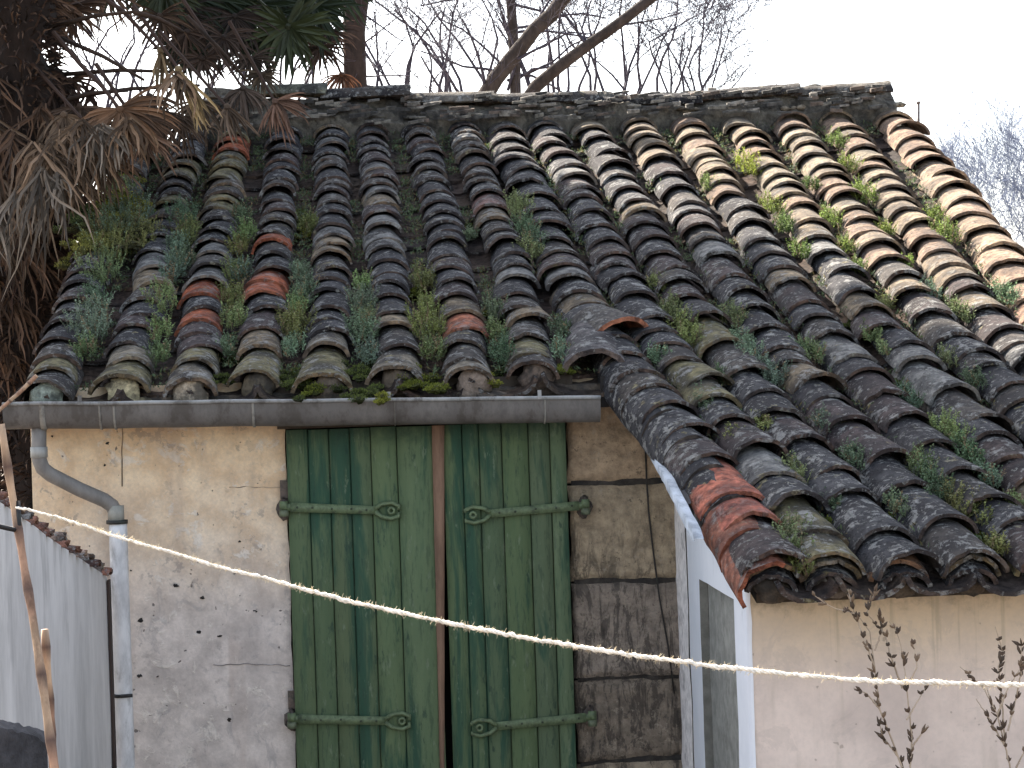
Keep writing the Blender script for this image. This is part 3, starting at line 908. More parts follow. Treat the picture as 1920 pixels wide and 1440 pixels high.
# flecks, cracks and nails on the plaster
mb = MB()
for (px, py, s) in ((264, 1163, 9), (330, 1098, 6), (379, 1121, 6), (373, 1186, 6), (412, 1193, 6), (262, 1267, 8), (480, 1145, 6), (430, 1350, 7), (296, 1268, 4), (245, 1070, 4), (97, 818, 5), (202, 831, 5), (196, 872, 4), (450, 1015, 4)):
    c = P(px, py, YF); mb = MB()
    lump(mb, (c.x, YF + .006, c.z), s * .0016, .012, s * .0011, (.03, .028, .026), px, 7, 5, .8)
    mb.build('wall_pit', M_MORTAR, house)
mb = MB()
mb = MB()
mb.tube([V((P(229 + 2.2 * nz(V((0, y * .03, 0))), y, YF).x, YF - .0015, P(229, y, YF).z)) for y in range(800, 915, 8)], .0022, 5, (.30, .23, .16))
mb.build('wall_crack', M_MORTAR, house)
mb = MB()
mb.tube([V((P(x, 914 + 4 * nz(V((x * .04, 0, 0))), YF).x, YF - .001, P(x, 914 + 5 * nz(V((x * .04, 0, 0))), YF).z)) for x in range(430, 538, 8)], .002, 5, (.42, .33, .24))
mb.build('wall_crack', M_MORTAR, house)
mb = MB()
mb.tube([V((P(x, 1246 + 4 * nz(V((x * .04, 0, 0))), YF).x, YF - .001, P(x, 1246 + 5 * nz(V((x * .04, 0, 0))), YF).z)) for x in range(400, 550, 8)], .0016, 5, (.33, .31, .30))
mb.build('wall_crack', M_MORTAR, house)
# black cable and stain line on stone
mb = MB()
mb.tube([V((P(x, y, YF).x, YF - .006, P(x, y, YF).z)) for x, y in ((1210, 845), (1212, 900), (1216, 960), (1224, 1030), (1236, 1120), (1252, 1210), (1264, 1300))], .0035, 6, (.02, .018, .016))
mb.build('old_cable', M_IRON, house)

# ---------------------------------------------------------------- garden wall on the left
A = P(201, 1082, 7.93); B = P(-60, 900, 6.0)
gwall = empty('garden_wall', (B.x, B.y, 0), 'streaky pale grey garden wall rising to the left with tile coping', 'wall')
mb = MB(); rws = []
dirw = (B - A); nrm = V((-dirw.y, dirw.x, 0)).normalized()
if nrm.y > 0: nrm = -nrm
for i in range(31):
    t = i / 30; p = A.lerp(B, t)
    rws.append([V((p.x, p.y, z)) + nrm * (.006 * nz(V((p.x * 4, p.y * 4, z * 3)))) for z in [lerp(0, p.z, j / 24) for j in range(25)]])
mb.grid(rws, c=(.54, .52, .50), flip=False)
back = [[q - nrm * .18 for q in r] for r in rws]
mb.grid(back, c=(.5, .52, .56), flip=True)
mb.grid([[r[-1], r2[-1]] for r, r2 in zip(rws, back)], c=(.3, .28, .25), flip=True)
mb.grid([rws[0], back[0]], c=(.22, .17, .13))
mb.build('wall_body', M_GWALL, gwall)
mb = MB()
nT = 17
for k in range(nT):
    t = (k + .5) / nT * .98
    p = A.lerp(B, t) + V((0, 0, .028))
    cc = random.choice([(.34, .17, .12, .8), (.30, .15, .11, .8), (.40, .30, .24, 1), (.30, .24, .2, 1)])
    tile(mb, p - nrm * .2 + V((0, 0, .03)), p + nrm * random.uniform(.012, .03) - V((0, 0, random.uniform(0, .01))), V((0, 0, 1)), .028, .032, .8, .012, cc, k * 3.1, 8, 3, .02)
mb.build('coping_tiles', M_TILE, gwall, label='small red tiles set across the wall top')
# dark weathered cap of a nearer low wall, bottom left
mb = MB()
a = P(-40, 1358, 5.2); b = P(62, 1378, 5.4); c = P(92, 1398, 5.45)
pts = [a, a.lerp(b, .35) + V((0, 0, .004)), a.lerp(b, .7), b, c]
rws = []
for i, p in enumerate(pts):
    rws.append([V((p.x, p.y + .01 * nz(V((i, k, 0))), lerp(0, p.z, k / 20) )) for k in range(21)])
# subdivide along x
big = []
for i in range(len(pts) - 1):
    for s in range(8):
        big.append([rws[i][k].lerp(rws[i + 1][k], s / 8) + V((0, .006 * nz(V((i * 8 + s, k * .7, 2)), .35), .005 * nz(V((i * 8 + s, k, 5)), .4) if k > 0 else 0)) for k in range(21)])
mb.grid(big, c=(.05, .05, .055))
mb.grid([[q[-1], q[-1] + V((0, .10, .0))] for q in big], c=(.05, .05, .055))
tag(mb.build('low_wall', M_ROCK), 'dark blackened low wall end in the bottom left corner', 'wall')
for k, (px, py, s) in enumerate(((128, 1448, .032), (178, 1450, .026))):
    mb = MB(); c = P(px, py, 7.2)
    lump(mb, (c.x, c.y, c.z - .02), s * 1.2, s, s, (.15, .15, .16), k * 4 + 2, 12, 8, .3)
    # stands on a post of rubble down to the ground
    mb.box((c.x - .03, c.y - .02, 0), (c.x + .03, c.y + .03, c.z - .03), (.12, .12, .12))
    tag(mb.build('rubble_pier', M_ROCK), ['wider grey rubble pier at the foot of the pale wall', 'smaller grey rubble pier nearer the white pipe'][k], 'stone', 'rubble piers by the garden wall')
mb = MB()
mb.box((A.x + .002, 7.90, 0), (A.x + .010, 7.95, A.z - .01), (.05, .035, .03))  # thin dark strip added along the end edge of the garden wall
tag(mb.build('dark_edge_strip', M_WOOD), 'dark narrow strip added between the garden wall and the white pipe', 'post')

# ---------------------------------------------------------------- bamboo canes
def cane(name, pts, r, label, nodes, tip=None, grp='bamboo canes on the left'):
    o = MB(); pts = [P(*p) for p in pts]; ln = Line(pts)
    n = 40; ps = []; rr = []; cc = []
    for i in range(n + 1):
        s = ln.L * i / n; ps.append(ln.at(s) + V((.002 * nz(V((0, i * .3, 0))), 0, 0)))
        k = min(abs(s / ln.L - q) for q in nodes)
        rr.append(r * (1.28 if k < .013 else 1) * lerp(.85, 1.1, i / n)); cc.append((.10, .06, .045) if k < .013 else (.34, .20, .13) if (i // 5) % 2 else (.42, .29, .19))
    o.tube(ps, rr, 9, cc)
    return tag(o.build(name, M_CANE), label, 'cane', grp)
cane('bamboo_cane', [(2, 795, 5.2), (28, 960, 5.2), (62, 1160, 5.1), (104, 1445, 5.0), (150, 1800, 4.9), (230, 2500, 4.7)], .0105, 'long brown bamboo cane leaning from the gutter end', [.05, .12, .2, .29, .37, .5, .7])
cane('bamboo_cane', [(84, 1180, 5.12), (92, 1300, 5.12), (100, 1450, 5.12), (125, 1900, 5.12), (150, 2500, 5.1)], .0105, 'short reddish bamboo cane with a cut top beside the long one', [.03, .09, .16, .3, .5, .8])
cane('bamboo_cane', [(-30, 800, 7.6), (0, 768, 7.6), (40, 733, 7.6), (69, 704, 7.6)], .007, 'thin pale cane sticking up over the gutter end', [.2, .5, .85])
mb = MB()
mb.tube([P(-10, 985, 5.1), P(12, 990, 5.15), P(30, 994, 5.18), P(36, 985, 5.18), P(34, 940, 5.2)], .006, 8, (.012, .012, .013))
tag(mb.build('black_cable', M_IRON), 'short black cable looped round the long bamboo cane', 'cable')

# ---------------------------------------------------------------- rope
rp = [(30, 952, 5.15), (90, 966, 5.1), (200, 999, 5.05), (385, 1055, 4.95), (545, 1098, 4.85), (700, 1137, 4.75), (850, 1170, 4.65), (1000, 1198, 4.55), (1150, 1223, 4.45), (1300, 1244, 4.35), (1500, 1266, 4.25), (1700, 1279, 4.15), (1930, 1284, 4.05), (2300, 1275, 3.9)]
ln = Line([P(*p) for p in rp])
# smooth the polyline with Catmull-Rom sampling
cp = ln.p
def cr(i, t):
    p0, p1, p2, p3 = cp[max(0, i - 1)], cp[i], cp[min(i + 1, len(cp) - 1)], cp[min(i + 2, len(cp) - 1)]
    return .5 * ((2 * p1) + (p2 - p0) * t + (2 * p0 - 5 * p1 + 4 * p2 - p3) * t * t + (3 * p1 - p0 - 3 * p2 + p3) * t ** 3)
ln = Line([cr(i, t / 6) for i in range(len(cp) - 1) for t in range(6)] + [cp[-1]])
mb = MB(); n = 700
for st in range(3):
    ps = []; rr = []
    for i in range(n + 1):
        s = ln.L * i / n; p = ln.at(s); a = s * 2 * math.pi / .034 + st * 2.094
        R0 = lerp(.0015, .0025, min(1, s / .9)) * (1 + .9 * nz(V((s * 14, st, 0))) + .5 * nz(V((s * 55, st, 3))))
        p = p + V((0, 0, .004 * nz(V((s * 5, 0, 0))) + .002 * nz(V((s * 17, 0, 0)))))
        ps.append(p + V((.15 * math.cos(a) * R0, math.cos(a) * R0, math.sin(a) * R0)))
        rr.append(R0 * (.95 + .3 * nz(V((s * 40, st * 3, 0)))))
    mb.tube(ps, rr, 5, (.85, .81, .72))
for k in range(3800):
    s = random.uniform(.1, ln.L); p = ln.at(s)
    d = V((random.gauss(0, 1), random.gauss(0, .6), random.gauss(0, 1))).normalized()
    l = random.choice([.004, .006, .008, .013])
    mb.tube([p + d * .002, p + d * l + V((random.uniform(-.004, .004), 0, 0))], [.0006, .0003], 3, (.7, .6, .42))
tag(mb.build('rope', M_ROPE), 'frayed pale straw rope sagging across the picture', 'rope')

# ---------------------------------------------------------------- weeds and moss
def leafq(mb, p, d, up, l, w, c):
    s = d.cross(up)
    if s.length < 1e-4: return
    s.normalize()
    i = [mb.vert(q, c) for q in (p, p + d * l * .5 + s * w, p + d * l, p + d * l * .5 - s * w)]
    mb.face(*i)
def weed(mb, base, size, hue, n):
    for k in range(n):
        a = random.uniform(0, 2 * math.pi); rr = size * random.random() ** .6
        b = base + V((math.cos(a) * rr * .55, math.sin(a) * rr * 1.3, math.sin(a) * rr * 1.3 * S))
        h = size * random.uniform(.25, .8)
        ln_ = V((random.uniform(-.5, .5), random.uniform(-.6, .3), 1)).normalized()
        st = [b + ln_ * h * q + V((random.uniform(-.003, .003), 0, 0)) for q in (0, .5, 1)]
        g = random.uniform(.55, 1.45)
        c = (hue[0] * g, hue[1] * g, hue[2] * g)
        if random.random() < .07: c = (.24, .19, .11)
        mb.tube(st, [.0016, .0012, .0006], 3, (c[0] * .8, c[1] * .7, c[2] * .7))
        m = int(5 + h * 130)
        for q in range(m):
            t = (q + 1) / m; pp = st[0].lerp(st[2], t)
            d = V((random.gauss(0, 1), random.gauss(0, 1), random.uniform(-.1, 1.0))).normalized()
            leafq(mb, pp, d, V((random.gauss(0, .4), random.gauss(0, .4), 1)), random.uniform(.009, .019) * lerp(1.25, .6, t), random.uniform(.0022, .0045), c)
BLG = (.17, .245, .165); MID = (.19, .25, .11); YEL = (.20, .24, .055)
WEEDS = [(250, 400, 2.0), (225, 350, 1.6), (265, 440, 1.6), (200, 460, 1.8), (350, 430, 1.2), (345, 480, 1.1), (460, 430, 1.1), (450, 500, 1.1), (575, 540, 1.1), (690, 585, 1.0), (1005, 440, 1.0), (238, 385, 2.0), (214, 430, 2.0), (186, 500, 1.5), (175, 560, 1.3), (170, 605, 1.5), (158, 645, 1.1), (338, 398, 1.3), (330, 450, 1.4), (318, 500, 1.1), (303, 555, 1.2), (298, 610, 1.3), (300, 650, .8),
 (452, 392, 1.3), (448, 450, 1.2), (440, 500, 1), (437, 548, 1.1), (440, 585, 1), (425, 640, .9), (580, 410, .9), (565, 500, 1), (556, 560, 1.2), (552, 600, 1.3), (548, 640, 1), (680, 520, 1), (683, 560, 1.2), (680, 610, 1.2), (690, 650, .9),
 (796, 515, 1), (802, 560, 1), (800, 600, 1.3), (812, 645, 1.2), (882, 430, .8), (925, 570, 1), (930, 610, 1.1), (940, 650, 1.1), (975, 380, 1.1), (985, 420, 1.2), (990, 460, 1), (1052, 610, 1), (1055, 650, .9),
 (1232, 520, .9), (1262, 575, 1.1), (1290, 612, 1.1), (1375, 585, .9), (1390, 625, 1.1), (1405, 655, .9), (1235, 655, .8), (1320, 740, 1), (1380, 812, 1), (1355, 690, .6), (1450, 690, 1), (1430, 780, .8), (1490, 875, 1.1), (1500, 640, .9), (1525, 650, 1),
 (1635, 615, 1), (1655, 640, .8), (1545, 780, .8), (1600, 848, .9), (1682, 935, 1), (1735, 870, 1), (1750, 900, 1.0), (1705, 735, .9), (1780, 800, 1), (1815, 840, 1), (1800, 930, 1.1), (1840, 950, 1), (1870, 1010, 1), (1900, 930, .8), (1490, 1005, 1.1), (1500, 1040, .9), (1560, 930, .7), (1780, 660, .8), (1660, 560, .9), (1830, 700, .8), (1850, 880, .8),
 (1405, 300, 1.5), (1445, 375, 1.1), (1470, 410, .9), (1520, 335, .9), (1330, 335, .9), (1560, 400, .9), (1588, 450, 1), (1612, 490, .9), (1755, 395, 1.1), (1772, 430, 1.1), (1620, 355, 1), (1570, 255, .9), (1592, 300, .9), (1800, 575, 1), (1700, 480, .8), (1740, 535, .8), (1660, 420, .8), (1500, 460, .9), (1885, 545, .9)]
words = ['first', 'second', 'third', 'fourth', 'fifth', 'sixth', 'seventh', 'eighth', 'ninth', 'tenth', 'eleventh', 'twelfth', 'thirteenth', 'fourteenth', 'fifteenth', 'sixteenth']
random.seed(31)
WD = []
for (px, py, s) in WEEDS:
    p = PR(px, py + 16, -.055)
    ch = 0
    for i in range(16):
        if LINES[i].atY(max(p.y, LINES[i].p[-1].y)).x < p.x: ch = i
    hue = random.choice([BLG, MID, (.13, .19, .11), (.19, .22, .08)]) if px < 1300 or py > 520 else random.choice([(.15, .22, .07), (.19, .26, .07)])
    if px == 1405 and py == 300: hue = (.26, .30, .06)
    if py < 700 and px > 1500 and py > 560: hue = MID
    s *= random.uniform(.75, 1.25); hq = random.uniform(.75, 1.15); hue = tuple(q * hq * random.uniform(.93, 1.07) for q in hue)
    mb = MB(); weed(mb, p, .084 * s * (p.y / 8.5) ** .5, hue, int(66 * s))
    o = mb.build('weed_clump', M_WEED, smooth=False)
    end = 7.98 if ch < 8 else 6.27
    f = (p.y - end) / (12 - end)
    pos = 'beside the eave' if f < .07 else 'just above the eave' if f < .16 else 'in the lower third' if f < .33 else 'below the middle' if f < .48 else 'above the middle' if f < .64 else 'in the upper third' if f < .8 else 'close under the ridge'
    ad = 'bushy' if s >= 1.3 else 'feathery' if s >= 1.05 else 'small' if s >= .9 else 'tiny'
    WD.append((p.z, o)); tag(o, '%s weed in the %s channel from the left, %s' % (ad, words[ch], pos), 'weed', 'weeds growing between the tile rows')
for lab in set(o['label'] for _, o in WD):
    gr = sorted([q for q in WD if q[1]['label'] == lab], key=lambda q: -q[0])
    if len(gr) == 2: ends = ['upper of two', 'lower of two']
    elif len(gr) == 3: ends = ['upper of three', 'middle of three', 'lower of three']
    elif len(gr) > 3: ends = ['number %d from above' % (q + 1) for q in range(len(gr))]
    else: continue
    for (_, o), e_ in zip(gr, ends): o['label'] = lab + ', ' + e_
# moss: low cushions, uncountable
mb = MB()
MOSS = [(240, 370, 2.2), (215, 400, 2.4), (190, 440, 2.2), (165, 405, 2.0), (230, 440, 1.8), (155, 450, 1.8), (255, 400, 1.6), (215, 350, 1.6), (185, 385, 2.0), (160, 430, 1.8), (200, 420, 2.0), (175, 470, 1.4), (235, 340, 1.4), (245, 440, 1.5), (150, 480, 1.2), (560, 715, 1.2), (585, 725, 1.0), (655, 705, 1.3), (690, 730, 1.1), (670, 690, 1), (775, 705, 1.3), (800, 715, 1.1), (720, 735, .8), (540, 690, .9), (410, 700, .9), (910, 700, .8), (580, 430, 1.2), (570, 400, 1), (800, 525, 1.2), (785, 545, 1), (880, 430, .8),
 (930, 590, 1), (425, 660, 1.1), (945, 680, .9), (1045, 690, .8), (1320, 720, 1), (1500, 1040, 1), (1440, 1010, .5), (1790, 880, 1.2), (1830, 820, 1), (1700, 720, 1), (1310, 560, .8), (1600, 600, .8), (1560, 980, 1), (1690, 970, .9), (1840, 1000, 1.1), (320, 480, .8), (440, 420, 1), (1440, 660, .9)]
for (px, py, s) in MOSS:
    p = PR(px, py + 8, .0 if s >= 1.8 else -.055 if s > 1.3 else -.10 if py < 690 or px > 1100 else -.07)
    base = random.choice([(.12, .14, .025), (.16, .17, .03), (.07, .09, .025)])
    if px < 270 and py < 380: base = (.26, .26, .04)  # light on the upper left mound painted in as brighter yellow
    elif px < 270 and py < 520: base = random.choice([(.13, .17, .06), (.12, .12, .05), (.20, .20, .05)])
    for k in range(int(7 * s)):
        c = p + V((random.gauss(0, .03), random.gauss(0, .045), 0)) * s; c.z = p.z + (c.y - p.y) * S + random.uniform(-.01, .008)
        r = random.uniform(.014, .028) * s ** .5
        g = random.uniform(.7, 1.3)
        lump(mb, c, r * .9, r * 1.1, r * .5, (base[0] * g * .35, base[1] * g * .35, base[2] * g * .4), random.uniform(0, 99), 8, 6, .8)
        for q in range(150):
            d = V((random.gauss(0, 1), random.gauss(0, 1), abs(random.gauss(0, 1)))).normalized()
            g2 = g * random.uniform(.7, 1.5)
            leafq(mb, c + V((d.x * r, d.y * r * 1.2, d.z * r * .6)) * random.uniform(.7, 1.35), (d + V((random.uniform(-.5, .5), 0, .4))).normalized(), V((random.gauss(0, 1), random.gauss(0, 1), .5)), random.uniform(.006, .012), .002, (base[0] * g2, base[1] * g2, base[2] * g2))
o = tag(mb.build('moss', M_WEED, smooth=False), 'yellow green moss cushions on the tiles and along the eave', 'moss', kind='stuff')
# low plant litter in every channel
mb = MB()
for i in range(16):
    for k in range(90 if i > 8 else 120):
        t = random.random(); Y = lerp(11.9, (8.05 if i < 8 else 6.45), t)
        a, b = LINES[i].atY(Y), LINES[i + 1].atY(max(Y, LINES[i + 1].p[-1].y))
        x = (a.x + b.x) / 2 + random.gauss(0, .016)
        den = nz(V((x * 2.3, Y * 2.1, i * 1.7)), 1.0)
        if den < -.12: continue
        p = V((x, Y, zc(Y) - .082))
        for q in range(14):
            d = V((random.gauss(0, 1), random.gauss(0, 1), random.uniform(.2, 1.3))).normalized()
            g = random.uniform(.5, 1.3)
            base = (.09, .13, .065) if random.random() < .75 else (.13, .11, .05)
            leafq(mb, p + V((random.gauss(0, .02), random.gauss(0, .03), random.uniform(0, .02))), d, V((random.gauss(0, .5), random.gauss(0, .5), 1)), random.uniform(.012, .028), .003, (base[0] * g, base[1] * g, base[2] * g))
tag(mb.build('channel_growth', M_WEED, smooth=False), 'thin low greenery and litter filling the tile channels', 'moss', kind='stuff')

# ---------------------------------------------------------------- palm on the left
random.seed(11)
def strip(mb, p, d, L, w, c, droop, seg=5, curl=0.0):
    """one leaflet: folded tapering strip"""
    pts = []; q = V(p); dd = V(d).normalized()
    for k in range(seg + 1):
        pts.append(V(q)); q = q + dd * (L / seg)
        dd = (dd + V((random.gauss(0, .05 + curl), random.gauss(0, .05 + curl), -droop * (k + 1) / seg))).normalized()
    base = len(mb.v)
    for k, q in enumerate(pts):
        t = k / seg
        dr = (pts[min(k + 1, seg)] - pts[max(k - 1, 0)]).normalized()
        s = dr.cross(V((0.2, 1, 0.1)))
        if s.length < .05: s = dr.cross(V((1, 0, 0)))
        s.normalize(); ww = w * (math.sin(math.pi * min(1, .18 + t * .82)) ** .7) + .0006
        f = s.cross(dr) * ww * .5
        g = lerp(.8, 1.15, t)
        cc = (c[0] * g, c[1] * g, c[2] * g)
        mb.vert(q - s * ww, cc); mb.vert(q + f, cc); mb.vert(q + s * ww, cc)
    for k in range(seg):
        a = base + k * 3
        mb.face(a, a + 1, a + 4, a + 3); mb.face(a + 1, a + 2, a + 5, a + 4)
def fan(mb, c, axis, side, Rr, n, spread, w, colr, droop, curl=0.0, a0=0.0):
    if colr[0] > colr[1]: n = int(n * 1.7); w *= .55; curl += .07
    else: n = int(n * 1.4); w *= .8
    axis = V(axis).normalized(); side = V(side).normalized()
    for k in range(n):
        a = a0 + lerp(-spread, spread, k / (n - 1)) + random.uniform(-.09, .09)
        d = axis * math.cos(a) + side * math.sin(a) + V((0, random.uniform(-.25, .25) if colr[0] > colr[1] else random.uniform(-.12, .12), 0))
        g = random.uniform(.35, 1.45) if colr[0] > colr[1] else random.uniform(.6, 1.25)
        strip(mb, c, d, Rr * random.uniform(.55, 1.12) * (1 - .2 * abs(a - a0) / spread), w, (colr[0] * g, colr[1] * g, colr[2] * g), droop, 5, curl)
TANL = (.19, .13, .085); GRYL = (.17, .14, .11); BRL = (.10, .06, .038); RDL = (.11, .055, .035); GNL = (.018, .028, .013); GN2 = (.028, .036, .016)
PX = P(50, 300, 10.3)
palm = empty('palm_tree', (PX.x, PX.y, 0), 'shaggy fan palm with a brown skirt of dead leaves left of the roof', 'tree')
mb = MB()
tp = []; tr = []
for k in range(40):
    z = lerp(0, 6.3, k / 39); tp.append(V((PX.x + .03 * math.sin(z), PX.y, z))); tr.append(.145 + .02 * math.sin(z * 17) + .02 * nz(V((0, 0, z * 4))))
mb.tube(tp, tr, 16, (.022, .015, .012), wob=.5)
for k in range(5200):                      # fibre and old leaf bases
    z = random.uniform(2.2, 6.2); a = random.uniform(0, 2 * math.pi)
    c = V((PX.x + .03 * math.sin(z) + math.cos(a) * .15, PX.y + math.sin(a) * .15, z))
    strip(mb, c, V((math.cos(a) * .8, math.sin(a) * .8, random.uniform(-.6, .6))), random.uniform(.05, .16), .005, random.choice([(.06, .035, .025), (.12, .075, .05), (.03, .02, .015), (.02, .014, .011)]), .5, 3, .2)
mb.build('trunk', M_BARK, palm)
# dead skirt
def hang(px, py, Y, n, L, colr, spreadx=.08, w=.008, droop=.5, up=.2, curl=.22):
    n = int(n * 1.8)
    o = MB()
    c0 = P(px, py, Y)
    for k in range(n):
        g = random.choice([.3, .45, .6, .9, 1.2, 1.5])
        strip(o, c0 + V((random.uniform(-.02, .02), random.uniform(-.03, .03), random.uniform(-.02, .02))), V((random.uniform(-1, 1) * spreadx * 6, random.uniform(-.4, .2), up * random.uniform(-1, 1) - .5)), L * random.uniform(.35, 1.0), w * random.uniform(.35, .9),
              (colr[0] * g, colr[1] * g, colr[2] * g), droop, 7, curl)
    return o
mb = MB()
o = mb
sk = []
for (px, py, Y, n, L, cc, sx) in [(20, 330, 9.9, 16, .62, TANL, .08), (60, 350, 9.8, 16, .60, GRYL, .08), (100, 320, 9.7, 14, .55, GRYL, .07), (10, 230, 10.0, 12, .4, TANL, .12), (45, 250, 9.9, 12, .42, BRL, .12), (90, 270, 9.8, 14, .5, TANL, .12),
                                 (130, 330, 9.7, 12, .30, GRYL, .06), (70, 420, 9.9, 12, .50, BRL, .07), (20, 450, 10.0, 14, .45, BRL, .08), (125, 270, 9.8, 12, .38, TANL, .1), (0, 400, 9.8, 12, .4, GRYL, .08), (-10, 520, 10, 12, .4, BRL, .1), (40, 560, 10.1, 12, .4, BRL, .08), (30, 650, 10.1, 12, .35, BRL, .08), (-10, 620, 10, 12, .4, BRL, .08),
                                 (70, 500, 10.2, 10, .35, (.07, .04, .03), .06), (160, 280, 9.9, 10, .26, TANL, .1), (0, 130, 10.1, 12, .4, BRL, .08), (100, 200, 10, 10, .3, BRL, .1)]:
    m2 = hang(px - 22, py, Y, n, L, cc, sx)
    m2.build('dead_leaf', M_DRY, palm, smooth=False)
# dark mass of old fibre behind the skirt
mb = MB()
for k in range(5600):
    px = random.gauss(45, 55); py = random.uniform(150, 800)
    if px > 200 - max(0, py - 300) * .3 or px > 185 or (py > 540 and px > 95 - (py - 540) * .16): continue
    c = P(px, py, random.uniform(10.2, 10.6))
    strip(mb, c, V((random.gauss(0, .6), random.gauss(0, .3), -1)), random.uniform(.1, .28), .008, random.choice([(.045, .028, .02), (.07, .04, .03), (.03, .02, .016), (.09, .055, .04)]), .3, 3, .15)
mb.build('fibre_skirt', M_DRY, palm, smooth=False)
# big dead fans over the roof corner
def fanobj(px, py, Y, Rr, n, spread, colr, axis=(0, 0, -1), side=(1, 0, 0), droop=.25, w=.009, curl=.02, mat=None, pet=None, name='dead_leaf'):
    o = MB(); c = P(px, py, Y)
    fan(o, c, axis, side, Rr, n, spread, w, colr, droop, curl)
    lump(o, c, .018, .014, .018, (colr[0] * .6, colr[1] * .6, colr[2] * .6), px, 8, 6)
    if pet:
        q = [P(*p) for p in pet] + [c]
        o.tube(q, [.011] * (len(q) - 1) + [.007], 6, (.05, .03, .022) if colr[1] <= colr[0] else (.03, .035, .015))
    return o.build(name, mat or M_DRY, palm, smooth=False)
fanobj(225, 205, 9.9, .34, 26, 1.9, (.19, .11, .065), axis=(.35, -.1, -1), side=(1, 0, .3), w=.012, droop=.35, pet=[(100, 60, 10.2), (150, 120, 10.1), (190, 160, 10.0)])
fanobj(165, 235, 9.95, .28, 20, 1.3, (.26, .18, .12), axis=(-.5, -.1, -1), side=(1, 0, -.3), w=.010, droop=.5, pet=[(60, 120, 10.2)])
fanobj(120, 215, 10.0, .30, 18, 1.4, TANL, axis=(-.3, -.2, -1), w=.009, droop=.8)
fanobj(300, 95, 10.1, .24, 12, .5, (.22, .16, .09), axis=(.15, 0, -1), w=.010, droop=.6, pet=[(110, -60, 10.3), (230, 20, 10.2)])
fanobj(335, 130, 10.0, .33, 14, .28, (.34, .25, .13), axis=(.55, -.05, -1), w=.014, droop=.2, pet=[(250, 10, 10.2)])
fanobj(455, 165, 11.0, .22, 16, 1.3, (.10, .075, .06), axis=(.1, 0, -1), w=.010, droop=.4, pet=[(330, -20, 11.2)])
fanobj(515, 190, 11.2, .26, 20, 1.3, (.20, .12, .085), axis=(.6, 0, -.75), side=(.7, 0, .6), w=.010, droop=.3, pet=[(430, 40, 11.3)])
fanobj(425, 200, 10.9, .26, 14, .9, (.17, .12, .085), axis=(.3, 0, -1), w=.010, droop=.3, pet=[(300, 60, 11.2)])
fanobj(270, 250, 9.9, .25, 12, 1.2, (.16, .10, .07), axis=(.6, 0, -.8), w=.010, droop=.3, pet=[(180, 120, 10.1)])
fanobj(640, 140, 12.9, .22, 18, 1.5, RDL, axis=(-.1, 0, -1), w=.008, droop=.5, pet=[(560, -60, 12.9)])
for (a, b) in (((110, 185, 10.3), (375, 160, 10.4)), ((115, 72, 10.3), (270, 150, 10.1)), ((110, 140, 10.4), (340, 135, 10.3)), ((100, 50, 10.3), (250, 22, 10.1)), ((250, 22, 10.1), (345, 60, 10.2)), ((120, 90, 10.3), (150, 115, 10.2)), ((350, 30, 11.0), (470, 160, 11.1)), ((115, 190, 10.2), (240, 170, 10.1))):
    o = MB(); A_, B_ = P(*a), P(*b)
    o.tube([A_, A_.lerp(B_, .5) + V((0, 0, .015)), B_], [.012, .010, .007], 6, (.045, .03, .022)); o.build('leaf_stalk', M_BARK, palm)
for (px, py, Y, Rr, cc) in [(190, 250, 10.1, .3, (.14, .09, .06)), (150, 200, 10.1, .3, (.10, .065, .045)), (250, 215, 10.2, .28, (.12, .075, .05)), (300, 210, 10.4, .26, (.09, .06, .042)), (340, 220, 10.6, .26, (.10, .07, .05)), (200, 300, 10.0, .26, (.12, .08, .055)), (150, 290, 10.0, .3, (.16, .11, .075)), (280, 180, 10.6, .24, (.08, .055, .04)), (375, 190, 10.9, .26, (.13, .09, .06)), (135, 20, 11, .22, BRL), (200, -20, 11.2, .26, BRL), (300, 30, 11.4, .22, (.07, .045, .03)), (350, 60, 11.6, .26, (.06, .04, .03)), (420, 70, 11.6, .24, (.05, .035, .028)), (470, 110, 11.8, .20, (.06, .045, .035)), (380, 110, 11.6, .2, (.06, .04, .03)), (600, 90, 12.4, .25, (.06, .04, .03)), (130, 150, 10.6, .2, BRL), (440, 30, 11.9, .34, (.04, .03, .025)), (340, 20, 11.8, .3, (.04, .03, .025)), (490, 140, 11.6, .16, (.08, .06, .04)), (620, 60, 12.6, .24, (.05, .035, .03))]:
    fanobj(px, py, Y, Rr, 22, 2.2 if py < 170 else 1.5, cc, axis=(random.uniform(-.4, .4), 0, -1), w=.010, droop=.35)
for (px, py, n_, L_, cc) in [(150, 230, 30, .34, TANL), (190, 240, 26, .30, GRYL), (120, 250, 30, .4, TANL), (240, 225, 20, .26, (.2, .13, .08)), (95, 300, 26, .5, TANL), (330, 140, 14, .26, TANL)]:
    hang(px, py, 9.85, n_, L_, cc, .13, .009, .7).build('dead_leaf', M_DRY, palm, smooth=False)
